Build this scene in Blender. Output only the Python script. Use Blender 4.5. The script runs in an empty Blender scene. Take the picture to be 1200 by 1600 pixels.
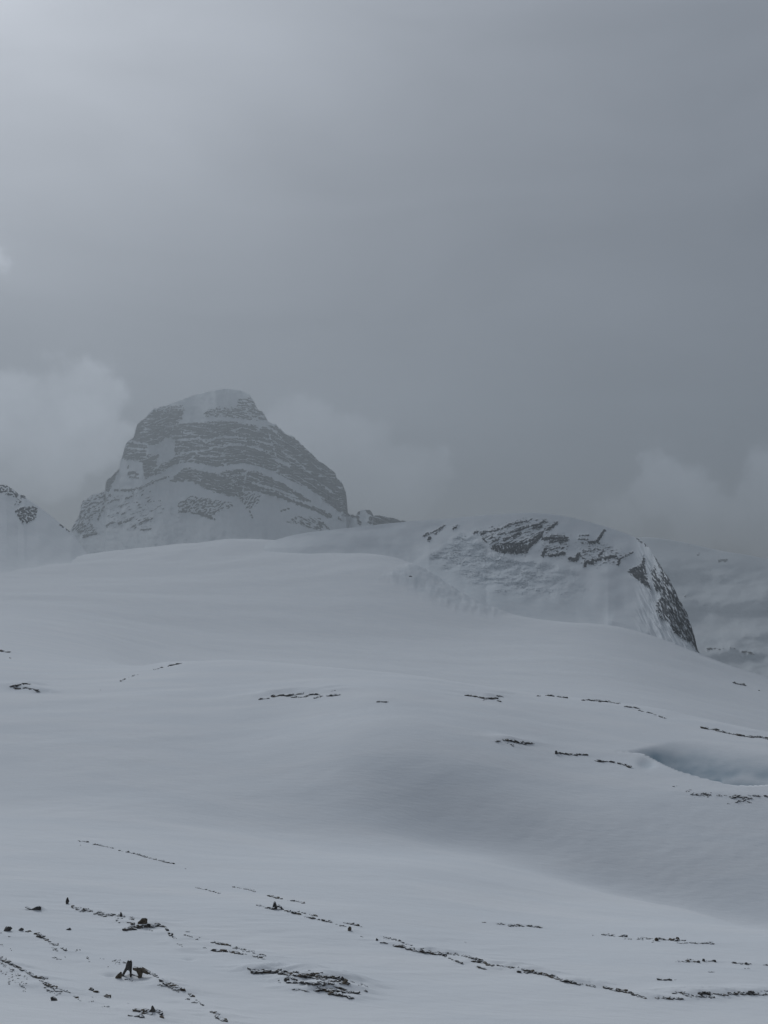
import bpy, math, random
import numpy as np
from mathutils import Vector

random.seed(7)
RNG = np.random.default_rng(7)
SC = bpy.context.scene
COL = SC.collection

# ------------------------------------------------------------------ camera
F = 1716.0                       # focal length in photo pixels (photo 1200 x 1600)
PHI = math.atan(70.0 / F)        # the camera is pitched up a little
cd = bpy.data.cameras.new('camera')
cd.sensor_fit = 'VERTICAL'
cd.sensor_height = 24.0
cd.lens = 24.0 * F / 1600.0
cd.clip_start = 0.1
cd.clip_end = 40000.0
cam = bpy.data.objects.new('camera', cd)
COL.objects.link(cam)
cam.location = (0, 0, 0)
cam.rotation_euler = (math.pi / 2 + PHI, 0, 0)
SC.camera = cam

# ------------------------------------------------------------------ sky and sun
SUN_AZ = math.radians(-23.0)     # left of straight ahead, behind thin cloud
SUN_EL = math.radians(29.0)
SUN_DIR = Vector((math.sin(SUN_AZ) * math.cos(SUN_EL), math.cos(SUN_AZ) * math.cos(SUN_EL), math.sin(SUN_EL)))

sun_d = bpy.data.lights.new('sun', 'SUN')
sun_d.energy = 1.36
sun_d.angle = math.radians(24)
sun_d.color = (0.93, 0.965, 1.0)
sun = bpy.data.objects.new('sun', sun_d)
COL.objects.link(sun)
sun.rotation_euler = (-SUN_DIR).to_track_quat('-Z', 'Y').to_euler()

SC.view_settings.view_transform = 'Standard'
SC.view_settings.look = 'None'
SC.view_settings.exposure = 0.05
SC.view_settings.gamma = 1.0
SC.view_settings.use_curve_mapping = False
SC.cycles.use_denoising = True
SC.cycles.volume_bounces = 0
SC.cycles.max_bounces = 5
SC.cycles.diffuse_bounces = 2
SC.cycles.use_adaptive_sampling = False


class NT:
    """small helper round a node tree"""
    def __init__(self, tree):
        self.t = tree
        tree.nodes.clear()

    def n(self, typ, **kw):
        nd = self.t.nodes.new(typ)
        for k, v in kw.items():
            setattr(nd, k, v)
        return nd

    def put(self, sock, v):
        if isinstance(v, bpy.types.NodeSocket):
            self.t.links.new(v, sock)
        elif v is not None:
            sock.default_value = v

    def m(self, op, a, b=None, c=None, clamp=False):
        nd = self.n('ShaderNodeMath', operation=op, use_clamp=clamp)
        for i, v in enumerate((a, b, c)):
            if v is not None:
                self.put(nd.inputs[i], v)
        return nd.outputs[0]

    def vm(self, op, a, b=None):
        nd = self.n('ShaderNodeVectorMath', operation=op)
        self.put(nd.inputs[0], a)
        if b is not None:
            self.put(nd.inputs[1], b)
        return nd.outputs['Value'] if op in ('DOT_PRODUCT', 'LENGTH') else nd.outputs[0]

    def noise(self, vec, scale, detail=4.0, rough=0.5, dist=0.0):
        nd = self.n('ShaderNodeTexNoise')
        self.put(nd.inputs['Vector'], vec)
        nd.inputs['Scale'].default_value = scale
        nd.inputs['Detail'].default_value = detail
        nd.inputs['Roughness'].default_value = rough
        nd.inputs['Distortion'].default_value = dist
        return nd.outputs['Fac']

    def ramp(self, v, a, b, lo=0.0, hi=1.0, smooth=True):
        nd = self.n('ShaderNodeMapRange', clamp=True)
        nd.interpolation_type = 'SMOOTHSTEP' if smooth else 'LINEAR'
        self.put(nd.inputs['Value'], v)
        nd.inputs['From Min'].default_value = a
        nd.inputs['From Max'].default_value = b
        nd.inputs['To Min'].default_value = lo
        nd.inputs['To Max'].default_value = hi
        return nd.outputs['Result']

    def mix(self, f, a, b):
        nd = self.n('ShaderNodeMix', data_type='RGBA')
        self.put(nd.inputs[0], f)
        for i, v in ((6, a), (7, b)):
            if isinstance(v, tuple) and len(v) == 3:
                v = v + (1.0,)
            self.put(nd.inputs[i], v)
        return nd.outputs[2]


world = bpy.data.worlds.new('World')
SC.world = world
world.use_nodes = True
W = NT(world.node_tree)
geo = W.n('ShaderNodeTexCoord').outputs['Generated']
sky = W.n('ShaderNodeTexSky', sky_type='NISHITA')
sky.sun_disc = False
sky.sun_elevation = SUN_EL
sky.sun_rotation = SUN_AZ
sky.altitude = 2500
sep = W.n('ShaderNodeSeparateXYZ')
W.put(sep.inputs[0], geo)
zc = W.m('MAXIMUM', sep.outputs[2], 0.0)
ang = W.m('ARCCOSINE', W.vm('DOT_PRODUCT', geo, tuple(SUN_DIR)))          # angle from the veiled sun
n_big = W.noise(geo, 2.2, 3, 0.5, 0.3)
stretch = W.n('ShaderNodeMapping')
stretch.inputs['Scale'].default_value = (1, 1, 3.2)
stretch.inputs['Rotation'].default_value = (0, 0.25, 0)
W.put(stretch.inputs[0], geo)
n_wisp = W.noise(stretch.outputs[0], 3.4, 4, 0.5, 0.5)
angw = W.m('ADD', ang, W.m('MULTIPLY', W.m('SUBTRACT', n_big, 0.5), 0.22))
glow = W.m('EXPONENT', W.m('MULTIPLY', W.m('POWER', W.m('DIVIDE', angw, 0.25), 2.0), -1.0))
glow2 = W.m('EXPONENT', W.m('MULTIPLY', W.m('DIVIDE', W.m('MAXIMUM', angw, 0.0), 0.48), -1.0))
lum = W.m('ADD', 1.95, W.m('ADD', W.m('MULTIPLY', glow, 2.5), W.m('MULTIPLY', glow2, 3.5)))
over = W.m('MINIMUM', W.m('ADD', 0.64, W.m('MULTIPLY', zc, 0.85)), 1.04)    # overcast brightens away from the horizon
lum = W.m('MULTIPLY', lum, over)
lum = W.m('MULTIPLY', lum, W.m('ADD', 0.80, W.m('MULTIPLY', n_wisp, 0.40)))


def pix_dir(px, row):
    x = (px - 600.0) / F
    yu = (800.0 - row) / F
    d = Vector((x, math.cos(PHI) - yu * math.sin(PHI), math.sin(PHI) + yu * math.cos(PHI)))
    return d.normalized()


# individual cumulus heads (direction, angular radius), edges broken by noise
n_edge = W.noise(geo, 16.0, 6, 0.6)
n_edge2 = W.noise(geo, 5.0, 2, 0.5)
warp = W.m('ADD', W.m('MULTIPLY', W.m('SUBTRACT', n_edge, 0.5), 0.085), W.m('MULTIPLY', W.m('SUBTRACT', n_edge2, 0.5), 0.05))
heads = [(118, 640, .050, 1), (60, 680, .060, 1), (5, 665, .050, 1), (170, 690, .036, 1), (-70, 690, .06, 1), (-10, 400, .014, 1),
         (470, 690, .040, 2), (560, 730, .040, 2), (640, 750, .035, 2), (430, 740, .05, 2),
         (1025, 770, .034, 3), (1090, 800, .036, 3), (970, 810, .030, 3), (1150, 815, .03, 3), (1230, 800, .05, 3)]
puffm = None
for bank, gain in ((1, 1.15), (2, 0.55), (3, 1.0)):
    puff = None
    for (px, row, rad, bk) in heads:
        if bk != bank:
            continue
        d = W.m('ARCCOSINE', W.m('MINIMUM', W.vm('DOT_PRODUCT', geo, tuple(pix_dir(px, row))), 1.0))
        t = W.m('SUBTRACT', rad, d)
        puff = t if puff is None else W.m('MAXIMUM', puff, t)
    puff = W.m('ADD', puff, warp)
    one = W.m('ADD', W.m('MULTIPLY', W.ramp(puff, -0.005, 0.010), 0.6), W.m('MULTIPLY', W.ramp(puff, -0.02, 0.05), 0.4))
    one = W.m('MULTIPLY', one, gain)
    puffm = one if puffm is None else W.m('MAXIMUM', puffm, one)
puffm = W.m('MULTIPLY', puffm, W.ramp(n_edge, 0.25, 0.7, 0.65, 1.15))
puffm = W.m('MULTIPLY', puffm, W.ramp(sep.outputs[2], 0.0, 0.13, 0.2, 1.0))
lum = W.m('ADD', lum, W.m('MULTIPLY', puffm, 1.9))
tint = W.mix(W.ramp(ang, 0.0, 0.9), (0.90, 0.955, 1.045), (0.805, 0.895, 1.045))
cloud = W.vm('MULTIPLY', tint, (1, 1, 1))
sc_ = W.n('ShaderNodeVectorMath', operation='SCALE')
W.put(sc_.inputs[0], cloud)
W.put(sc_.inputs['Scale'], lum)
skymix = W.mix(0.965, sky.outputs[0], sc_.outputs[0])
bg = W.n('ShaderNodeBackground')
W.put(bg.inputs[0], skymix)
bg.inputs[1].default_value = 0.1
W.put(W.n('ShaderNodeOutputWorld').inputs[0], bg.outputs[0])

# ------------------------------------------------------------------ numpy helpers
_perm = RNG.permutation(512)
_perm = np.concatenate([_perm, _perm, _perm])
_ga = RNG.uniform(0, 2 * np.pi, 512)
_gx, _gy = np.cos(_ga), np.sin(_ga)


def perlin(x, y):
    xi = np.floor(x).astype(np.int64)
    yi = np.floor(y).astype(np.int64)
    fx, fy = x - xi, y - yi
    xi &= 511
    yi &= 511
    u = fx * fx * fx * (fx * (fx * 6 - 15) + 10)
    v = fy * fy * fy * (fy * (fy * 6 - 15) + 10)

    def g(ix, iy, dx, dy):
        h = _perm[_perm[ix & 511] + (iy & 511)] & 511
        return _gx[h] * dx + _gy[h] * dy
    a = g(xi, yi, fx, fy)
    b = g(xi + 1, yi, fx - 1, fy)
    c = g(xi, yi + 1, fx, fy - 1)
    d = g(xi + 1, yi + 1, fx - 1, fy - 1)
    return (a + u * (b - a) + v * ((c + u * (d - c)) - (a + u * (b - a)))) * 1.5


def fbm(x, y, octv=4, gain=0.5, lac=2.03):
    s = 0.0
    a = 1.0
    for i in range(octv):
        s = s + a * perlin(x + 17.3 * i, y - 9.7 * i)
        x = x * lac
        y = y * lac
        a *= gain
    return s


def sstep(a, b, x):
    t = np.clip((x - a) / (b - a), 0, 1)
    return t * t * (3 - 2 * t)


def seg_dist(px, py, pts):
    """distance from each point to a polyline"""
    best = np.full(px.shape, 1e9)
    if len(pts) == 1:
        return np.hypot(px - pts[0][0], py - pts[0][1])
    for (x0, y0), (x1, y1) in zip(pts[:-1], pts[1:]):
        dx, dy = x1 - x0, y1 - y0
        L = dx * dx + dy * dy + 1e-12
        t = np.clip(((px - x0) * dx + (py - y0) * dy) / L, 0, 1)
        best = np.minimum(best, np.hypot(px - x0 - t * dx, py - y0 - t * dy))
    return best


def seg_side(px, py, pts):
    """y offset from the nearest point of a polyline"""
    best = np.full(px.shape, 1e9)
    off = np.zeros(px.shape)
    for (x0, y0), (x1, y1) in zip(pts[:-1], pts[1:]):
        dx, dy = x1 - x0, y1 - y0
        L = dx * dx + dy * dy + 1e-12
        t = np.clip(((px - x0) * dx + (py - y0) * dy) / L, 0, 1)
        d = np.hypot(px - x0 - t * dx, py - y0 - t * dy)
        m = d < best
        best[m] = d[m]
        off[m] = (py - y0 - t * dy)[m]
    return off


def poly_sd(px, py, pts):
    """signed distance to a polygon, negative inside"""
    d = seg_dist(px, py, list(pts) + [pts[0]])
    ins = np.zeros(px.shape, bool)
    n = len(pts)
    for i in range(n):
        x0, y0 = pts[i]
        x1, y1 = pts[(i + 1) % n]
        if y0 == y1:
            continue
        c = ((y0 > py) != (y1 > py)) & (px < (x1 - x0) * (py - y0) / (y1 - y0) + x0)
        ins ^= c
    return np.where(ins, -d, d)


def ut(px, row):
    """photo pixel -> (X/Y, Z/Y)"""
    x = (np.asarray(px, float) - 600.0) / F
    yu = (800.0 - np.asarray(row, float)) / F
    den = math.cos(PHI) - yu * math.sin(PHI)
    return x / den, (math.sin(PHI) + yu * math.cos(PHI)) / den


def project(X, Y, Z):
    dep = Y * math.cos(PHI) + Z * math.sin(PHI)
    up = -Y * math.sin(PHI) + Z * math.cos(PHI)
    return 600 + F * X / dep, 800 - F * up / dep


def grid_mesh(name, X, Y, Z, mat, attrs=None, wrap=False, flip=False):
    nv, nu = X.shape
    co = np.stack([X, Y, Z], -1).reshape(-1, 3).astype(np.float32)
    idx = np.arange(nv * nu).reshape(nv, nu)
    a = idx[:-1, :-1].ravel()
    b = idx[:-1, 1:].ravel()
    c = idx[1:, 1:].ravel()
    d = idx[1:, :-1].ravel()
    q = np.stack([a, d, c, b] if flip else [a, b, c, d], -1)
    if wrap:
        a = idx[:-1, -1]
        b = idx[:-1, 0]
        c = idx[1:, 0]
        d = idx[1:, -1]
        q = np.concatenate([q, np.stack([a, d, c, b] if flip else [a, b, c, d], -1)])
    me = bpy.data.meshes.new(name)
    me.vertices.add(len(co))
    me.vertices.foreach_set('co', co.ravel())
    me.loops.add(q.size)
    me.loops.foreach_set('vertex_index', q.ravel().astype(np.int32))
    me.polygons.add(len(q))
    me.polygons.foreach_set('loop_start', (np.arange(len(q)) * 4).astype(np.int32))
    me.polygons.foreach_set('use_smooth', np.ones(len(q), bool))
    me.update()
    me.validate()
    for k, v in (attrs or {}).items():
        at = me.attributes.new(k, 'FLOAT', 'POINT')
        at.data.foreach_set('value', v.ravel().astype(np.float32))
    me.materials.append(mat)
    o = bpy.data.objects.new(name, me)
    COL.objects.link(o)
    return o


def new_mat(name):
    m = bpy.data.materials.new(name)
    m.use_nodes = True
    return m, NT(m.node_tree)


SNOW = (0.80, 0.825, 0.85)


def finish(T, col, rough, normal=None, spec=0.25):
    p = T.n('ShaderNodeBsdfPrincipled')
    T.put(p.inputs['Base Color'], col)
    T.put(p.inputs['Roughness'], rough)
    p.inputs['Specular IOR Level'].default_value = spec
    if normal is not None:
        T.put(p.inputs['Normal'], normal)
    T.put(T.n('ShaderNodeOutputMaterial').inputs[0], p.outputs[0])


def bump(T, h, strength, dist, prev=None):
    b = T.n('ShaderNodeBump')
    b.inputs['Strength'].default_value = strength
    b.inputs['Distance'].default_value = dist
    T.put(b.inputs['Height'], h)
    if prev is not None:
        T.put(b.inputs['Normal'], prev)
    return b.outputs[0]


def attr(T, name):
    a = T.n('ShaderNodeAttribute')
    a.attribute_name = name
    return a.outputs['Fac']


def snow_material():
    m, T = new_mat('snow')
    pos = T.n('ShaderNodeNewGeometry').outputs['Position']
    mp = T.n('ShaderNodeMapping')
    mp.inputs['Rotation'].default_value = (0, 0, 0.5)
    mp.inputs['Scale'].default_value = (0.35, 1.0, 1.0)
    T.put(mp.inputs[0], pos)
    crust = T.noise(mp.outputs[0], 0.16, 5, 0.55, 0.4)
    col = T.mix(T.ramp(crust, 0.35, 0.7), (0.775, 0.805, 0.835), (0.82, 0.84, 0.86))
    col = T.mix(attr(T, 'ice'), col, (0.33, 0.42, 0.485))  # ice tint, deepened so it also paints shade in scoop and pit
    n1 = T.noise(mp.outputs[0], 2.2, 4, 0.55, 0.3)
    n2 = T.noise(pos, 18.0, 3, 0.6)
    nb = bump(T, n1, 0.6, 0.06)
    nb = bump(T, n2, 0.25, 0.012, nb)
    finish(T, col, 0.9, nb, 0.02)
    return m


def alpine_material(name, scale, rock_a, rock_b, soft=0.12):
    """snow and bare rock, told apart by the attribute 'rock' with edges broken by noise"""
    m, T = new_mat(name)
    pos = T.n('ShaderNodeNewGeometry').outputs['Position']
    k = attr(T, 'rock')
    n = T.noise(pos, scale, 5, 0.6)
    f = T.ramp(T.m('ADD', k, T.m('MULTIPLY', T.m('SUBTRACT', n, 0.5), 0.9)), 0.5 - soft, 0.5 + soft)
    mp = T.n('ShaderNodeMapping')
    mp.inputs['Scale'].default_value = (0.25, 0.25, 2.2)
    T.put(mp.inputs[0], pos)
    st = T.noise(mp.outputs[0], scale * 0.6, 4, 0.6)
    rock = T.mix(T.ramp(st, 0.3, 0.7), rock_a, rock_b)
    sn = T.mix(T.ramp(T.noise(pos, scale * 0.2, 3, 0.5), 0.3, 0.7), (0.76, 0.80, 0.83), (0.80, 0.83, 0.855))
    sn = T.mix(attr(T, 'ice'), sn, (0.52, 0.62, 0.68))
    col = T.mix(f, sn, rock)
    nb = bump(T, T.m('MULTIPLY', n, f), 0.5, 0.9 / scale * 0.35)
    finish(T, col, 0.9, nb, 0.02)
    return m


M_SNOW = snow_material()
M_RIDGE = alpine_material('ridge_rock_and_snow', 0.45, (0.058, 0.064, 0.072), (0.135, 0.142, 0.152))
M_PEAK = alpine_material('peak_rock_and_snow', 0.06, (0.030, 0.033, 0.037), (0.09, 0.089, 0.09))


def stone_material(name, a, b, snowy):
    m, T = new_mat(name)
    tc = T.n('ShaderNodeTexCoord').outputs['Object']
    g = T.n('ShaderNodeNewGeometry')
    pos = g.outputs['Position']
    n = T.noise(pos, 9.0, 5, 0.65)
    col = T.mix(T.ramp(n, 0.3, 0.72), a, b)
    sp = T.n('ShaderNodeSeparateXYZ')
    T.put(sp.inputs[0], g.outputs['Normal'])
    s = T.m('ADD', sp.outputs[2], T.m('MULTIPLY', T.m('SUBTRACT', T.noise(pos, 5.0, 4, 0.6), 0.5), 1.1))
    col = T.mix(T.ramp(s, snowy, snowy + 0.12), col, SNOW)           # wind-packed snow caught on the flat tops
    nb = bump(T, n, 0.6, 0.03)
    finish(T, col, 0.85, nb, 0.2)
    return m


M_STONE = [stone_material('dark_limestone', (0.03, 0.03, 0.03), (0.12, 0.113, 0.105), 0.86),
           stone_material('brown_limestone', (0.045, 0.037, 0.028), (0.17, 0.14, 0.105), 0.93),
           stone_material('snow_dusted_limestone', (0.04, 0.04, 0.042), (0.12, 0.115, 0.11), 0.66)]
M_RUBBLE = stone_material('limestone_rubble', (0.034, 0.032, 0.031), (0.13, 0.12, 0.108), 0.78)

# ------------------------------------------------------------------ snow terrain
CP = []                                            # (px, row, Y)


def cpcol(px, pairs):
    for row, y in pairs:
        CP.append((px, row, y))


cpcol(-200, [(1600, 24), (1500, 31), (1400, 43), (1320, 62), (1250, 85), (1180, 103), (1120, 125), (1070, 158), (1020, 240), (975, 420), (935, 840), (900, 1250), (886, 1600), (890, 2400), (890, 4900)])
cpcol(0, [(1600, 25), (1500, 33), (1400, 46), (1320, 66), (1250, 90), (1180, 107), (1120, 128), (1075, 156), (1035, 218), (990, 390), (945, 780), (905, 1160), (884, 1420), (884, 1700), (895, 2600), (890, 4900)])
cpcol(150, [(1600, 26), (1500, 34), (1400, 48), (1320, 69), (1250, 91), (1180, 107), (1125, 126), (1085, 150), (1062, 182), (1035, 290), (990, 500), (945, 850), (908, 1180), (875, 1560), (862, 1800), (876, 2300), (890, 4900)])
cpcol(280, [(1600, 27), (1500, 35), (1400, 50), (1330, 70), (1260, 91), (1190, 107), (1130, 125), (1080, 150), (1038, 206), (1052, 285), (1032, 500), (985, 760), (945, 950), (908, 1180), (872, 1500), (848, 1740), (866, 2050), (900, 3300), (900, 4900)])
cpcol(440, [(1600, 28), (1500, 36), (1400, 52), (1340, 72), (1270, 94), (1200, 106), (1130, 126), (1090, 146), (1045, 198), (1062, 280), (1045, 480), (1000, 760), (950, 990), (912, 1190), (872, 1420), (856, 1540), (838, 1680), (862, 1950), (905, 3300), (905, 4900)])
cpcol(540, [(1600, 28.5), (1500, 37), (1400, 54), (1340, 75), (1290, 92), (1225, 99), (1165, 109), (1115, 126), (1085, 142), (1054, 188), (1075, 258), (1055, 480), (1010, 770), (955, 1010), (905, 1210), (876, 1340), (863, 1430), (860, 1520), (875, 1850), (910, 3300), (910, 4900)])
cpcol(660, [(1600, 29), (1500, 38.5), (1400, 57), (1340, 79), (1298, 93), (1240, 98), (1180, 105), (1125, 121), (1090, 140), (1064, 178), (1088, 250), (1066, 470), (1025, 740), (975, 985), (940, 1100), (905, 1220), (882, 1320), (872, 1410), (874, 1600), (940, 2500), (920, 4900)])
cpcol(735, [(1042, 700), (985, 980), (958, 1085), (935, 1170), (925, 1280), (925, 1400), (935, 1700)])
cpcol(800, [(1600, 30), (1500, 40), (1410, 62), (1355, 82), (1320, 91), (1285, 95), (1240, 101), (1190, 110), (1135, 128), (1090, 168), (1112, 242), (1090, 440), (1042, 710), (990, 980), (966, 1140), (975, 1300), (985, 1600), (960, 2500), (930, 4900)])
cpcol(1000, [(1600, 31), (1500, 41), (1435, 60), (1400, 77), (1372, 87.5), (1345, 90.5), (1305, 95), (1250, 103), (1205, 114), (1155, 136), (1110, 174), (1135, 240), (1112, 430), (1058, 700), (1005, 980), (978, 1110), (1000, 1300), (1030, 1700), (1040, 2500), (960, 4900)])
cpcol(1090, [(1088, 690), (1044, 950), (1030, 1055), (1048, 1300), (1085, 1800)])
cpcol(1200, [(1600, 32), (1500, 43), (1452, 58), (1425, 75), (1405, 85), (1382, 88), (1340, 92), (1280, 100), (1235, 110), (1205, 122), (1158, 150), (1190, 215), (1168, 390), (1112, 680), (1068, 960), (1058, 1080), (1085, 1350), (1130, 1800), (1120, 2600), (980, 4900)])
cpcol(1400, [(1600, 33), (1500, 46), (1460, 60), (1438, 75), (1418, 86), (1395, 89), (1360, 93), (1300, 102), (1260, 112), (1235, 124), (1195, 154), (1230, 215), (1215, 390), (1160, 680), (1115, 960), (1100, 1080), (1125, 1350), (1160, 1800), (1150, 2600), (1000, 4900)])

cp = np.array(CP)
cu, cs = ut(cp[:, 0], cp[:, 1])
cth = np.arctan(cu)
cr = cp[:, 2] * np.sqrt(1 + cu ** 2)
cval = cs * cp[:, 2] / cr                          # z / r
KTH = 4.0


def tps(d2):
    return 0.5 * d2 * np.log(d2 + 1e-12)


CX = np.stack([cth * KTH, np.log(cr)], -1)
n = len(CX)
D2 = ((CX[:, None] - CX[None]) ** 2).sum(-1)
A = np.zeros((n + 3, n + 3))
A[:n, :n] = tps(D2) + np.eye(n) * 1.5e-3
A[:n, n] = 1
A[:n, n + 1:] = CX
A[n:, :n] = A[:n, n:].T


def slope_rbf(th, lr, wts):
    out = np.empty(th.shape)
    flat_t, flat_l, fo = th.ravel() * KTH, lr.ravel(), out.ravel()
    for i in range(0, flat_t.size, 40000):
        P = np.stack([flat_t[i:i + 40000], flat_l[i:i + 40000]], -1)
        d2 = ((P[:, None] - CX[None]) ** 2).sum(-1)
        fo[i:i + 40000] = tps(d2) @ wts[:n] + wts[n] + P @ wts[n + 1:]
    return fo.reshape(th.shape)


# angles: fine inside the picture, coarse all the way round behind the camera
fine = np.radians(np.arange(-23.5, 23.51, 0.075))
side = np.radians(23.5 + np.cumsum(np.linspace(0.3, 5.0, 59)) * (156.0 / np.cumsum(np.linspace(0.3, 5.0, 59))[-1]))
TH = np.concatenate([-side[::-1], fine, side])
rs = [1.5]
while rs[-1] < 5000:
    r = rs[-1]
    hh = np.interp(r, [1, 28, 60, 100, 280, 600, 1200, 2600], [12, 12, 17, 24, 28, 58, 62, 100])
    rs.append(r + min(max(0.05, r * r / hh / F * 1.9) if r > 23 else 0.6, 14.0 if r < 2700 else 60.0))
RS = np.array(rs)
RR, TT = np.meshgrid(RS, TH, indexing='ij')
lim = math.radians(25)
TE = np.where(np.abs(TT) < lim, TT, np.sign(TT) * (lim + 0.12 * np.tanh((np.abs(TT) - lim) / 0.12 * 1.0)))
# the RBF is smooth: evaluate on a thinned grid and interpolate
ti = np.linspace(TE.min(), TE.max(), 260)
ri = np.linspace(math.log(20), math.log(5100), 420)
def blur(a, sig, ax):
    w = int(3 * sig)
    kk = np.exp(-0.5 * (np.arange(-w, w + 1) / sig) ** 2)
    kk /= kk.sum()
    pad = [(0, 0), (0, 0)]
    pad[ax] = (w, w)
    p = np.pad(a, pad, mode='reflect', reflect_type='odd')
    return sum(kk[i] * np.take(p, np.arange(i, i + a.shape[ax]), ax) for i in range(2 * w + 1))


def slope_at(te, lr):
    a = np.clip((te - ti[0]) / (ti[1] - ti[0]), 0, len(ti) - 1.001)
    b = np.clip((lr - ri[0]) / (ri[1] - ri[0]), 0, len(ri) - 1.001)
    ia, ib = a.astype(int), b.astype(int)
    fa, fb = a - ia, b - ib
    return ((SG[ib, ia] * (1 - fa) + SG[ib, ia + 1] * fa) * (1 - fb) + (SG[ib + 1, ia] * (1 - fa) + SG[ib + 1, ia + 1] * fa) * fb)


# fit, soften, and correct the fit until the softened surface passes through the survey points
goal = cval.copy()
for _it in range(3):
    wts = np.linalg.solve(A, np.concatenate([goal, np.zeros(3)]))
    SG = blur(blur(slope_rbf(*np.meshgrid(ti, ri, indexing='xy'), wts), 12.0, 1), 3.2, 0)
    err = cval - slope_at(cth, np.log(cr))
    print('terrain fit', float(np.abs(err).max()), float(np.abs(err).mean()))
    goal = goal + 0.8 * err


def base_height(th, r):
    te = np.where(np.abs(th) < lim, th, np.sign(th) * (lim + 0.12 * np.tanh((np.abs(th) - lim) / 0.12)))
    re = np.maximum(r, 24.0)
    z = slope_at(te, np.log(re)) * re
    w = sstep(0, 1, r / 24.0)
    z = np.where(r < 24.0, -1.75 * (1 - r / 24.0) + z * (r / 24.0), z)
    back = sstep(math.radians(45), math.radians(110), np.abs(th))
    return z * (1 - back) + back * (-1.75 - 0.05 * r)


YS = np.exp(np.linspace(math.log(22.0), math.log(4800.0), 1600))


def pixel_hit(px, row):
    """first point of the base terrain seen through a photo pixel"""
    u, s = ut(px, row)
    u, s = float(u), float(s)
    ys = YS
    th = math.atan(u)
    k = math.sqrt(1 + u * u)
    dz = ys * s - base_height(np.full(ys.shape, th), ys * k)
    i = np.argmax(dz < 0)
    if dz[i] >= 0:
        return None
    if i == 0:
        y = ys[0]
    else:
        t = dz[i - 1] / (dz[i - 1] - dz[i])
        y = ys[i - 1] + t * (ys[i] - ys[i - 1])
    return u * y, y, s * y


Zb = base_height(TT, RR)
XX = RR * np.sin(TT)
YY = RR * np.cos(TT)
front = np.abs(TT) < math.radians(60)
PXb, ROWb = project(XX, np.where(front, np.maximum(YY, 1.0), 1.0), Zb)

# wind-shaped undulation, size growing with distance
wx = XX * math.cos(0.45) + YY * math.sin(0.45)
wy = -XX * math.sin(0.45) + YY * math.cos(0.45)
Z = Zb.copy()
nearw = 1 - sstep(120, 400, RR)
midw = sstep(40, 110, RR) * (1 - sstep(900, 2500, RR))
farw = sstep(250, 700, RR)
Z += nearw * sstep(10, 26, RR) * (0.07 * fbm(wx / 14, wy / 8, 3) + (0.008 + 0.018 * sstep(0.0, 0.6, fbm(XX / 17, YY / 17, 2))) * fbm(wx / 2.2, wy / 0.9, 3))
Z += midw * 0.22 * fbm(wx / 60, wy / 34, 3)
Z += farw * (2.0 * fbm(wx / 300, wy / 170, 3) + 0.12 * fbm(wx / 60, wy / 26, 3))
Z += sstep(1250, 1600, RR) * 3.0 * fbm(XX / 130, YY / 170, 3)
Z += sstep(1500, 2600, RR) * 6 * fbm(XX / 500, YY / 500, 3)

ICE_SHADE = np.zeros_like(Z)


def add_where(mask, dz):
    Z[mask] += dz[mask] if np.ndim(dz) else dz


# wind scoop on the mound: blue ice, its colour darkened for the wall's shade
lowx = [985, 1012, 1030, 1060, 1100, 1140, 1165, 1210, 1300, 1360]
lowr = [1176, 1178, 1190, 1206, 1217, 1227, 1229, 1226, 1250, 1262]
uppx = [985, 1012, 1060, 1100, 1150, 1200, 1300, 1360]
uppr = [1175, 1168, 1165, 1170, 1179, 1187, 1215, 1255]
_f = np.arange(900, 1500, 2.0)
_l = blur(np.interp(_f, lowx, lowr)[None], 5.0, 1)[0]
_u = blur(np.interp(_f, uppx, uppr)[None], 6.0, 1)[0]
rl = np.interp(PXb, _f, _l)
ru = np.interp(PXb, _f, _u)
vis = front & (RR > 85) & (RR < 175) & (PXb > 960) & (PXb < 1400)
q = (rl - ROWb) / np.maximum(rl - ru, 2.0)
dep = sstep(0.0, 0.10, q) * (1 - np.clip((q - 0.22) / 0.95, 0, 1)) ** 1.35 * np.clip((rl - ru) / 48.0, 0, 1.1)
Z -= np.where(vis, 4.0 * dep, 0)
inside = sstep(-0.02, 0.1, q) * (1 - sstep(0.55, 1.2, q)) * (0.9 + 0.35 * fbm(PXb / 40, ROWb / 8, 3)) * np.clip((rl - ru - 3) / 15.0, 0, 1)
# low rib of snow inside the scoop
rib = np.exp(-(seg_dist(PXb, ROWb, [(1130, 1196), (1160, 1196), (1185, 1201), (1215, 1207)]) / 4.0) ** 2)
Z += np.where(vis, 0.12 * rib, 0)
ICE_SHADE = np.maximum(ICE_SHADE, np.where(vis, 0.95 * inside * (1 - 0.6 * rib), 0))
pit = np.exp(-(((PXb - 1010) / 13) ** 2 + ((ROWb - 1193) / 9) ** 2) ** 1.5)
Z -= np.where(vis, 0.22 * pit, 0)
ICE_SHADE = np.maximum(ICE_SHADE, np.where(vis, 0.35 * pit, 0))  # the shallow pit's shade is painted in with the ice colour

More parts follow.
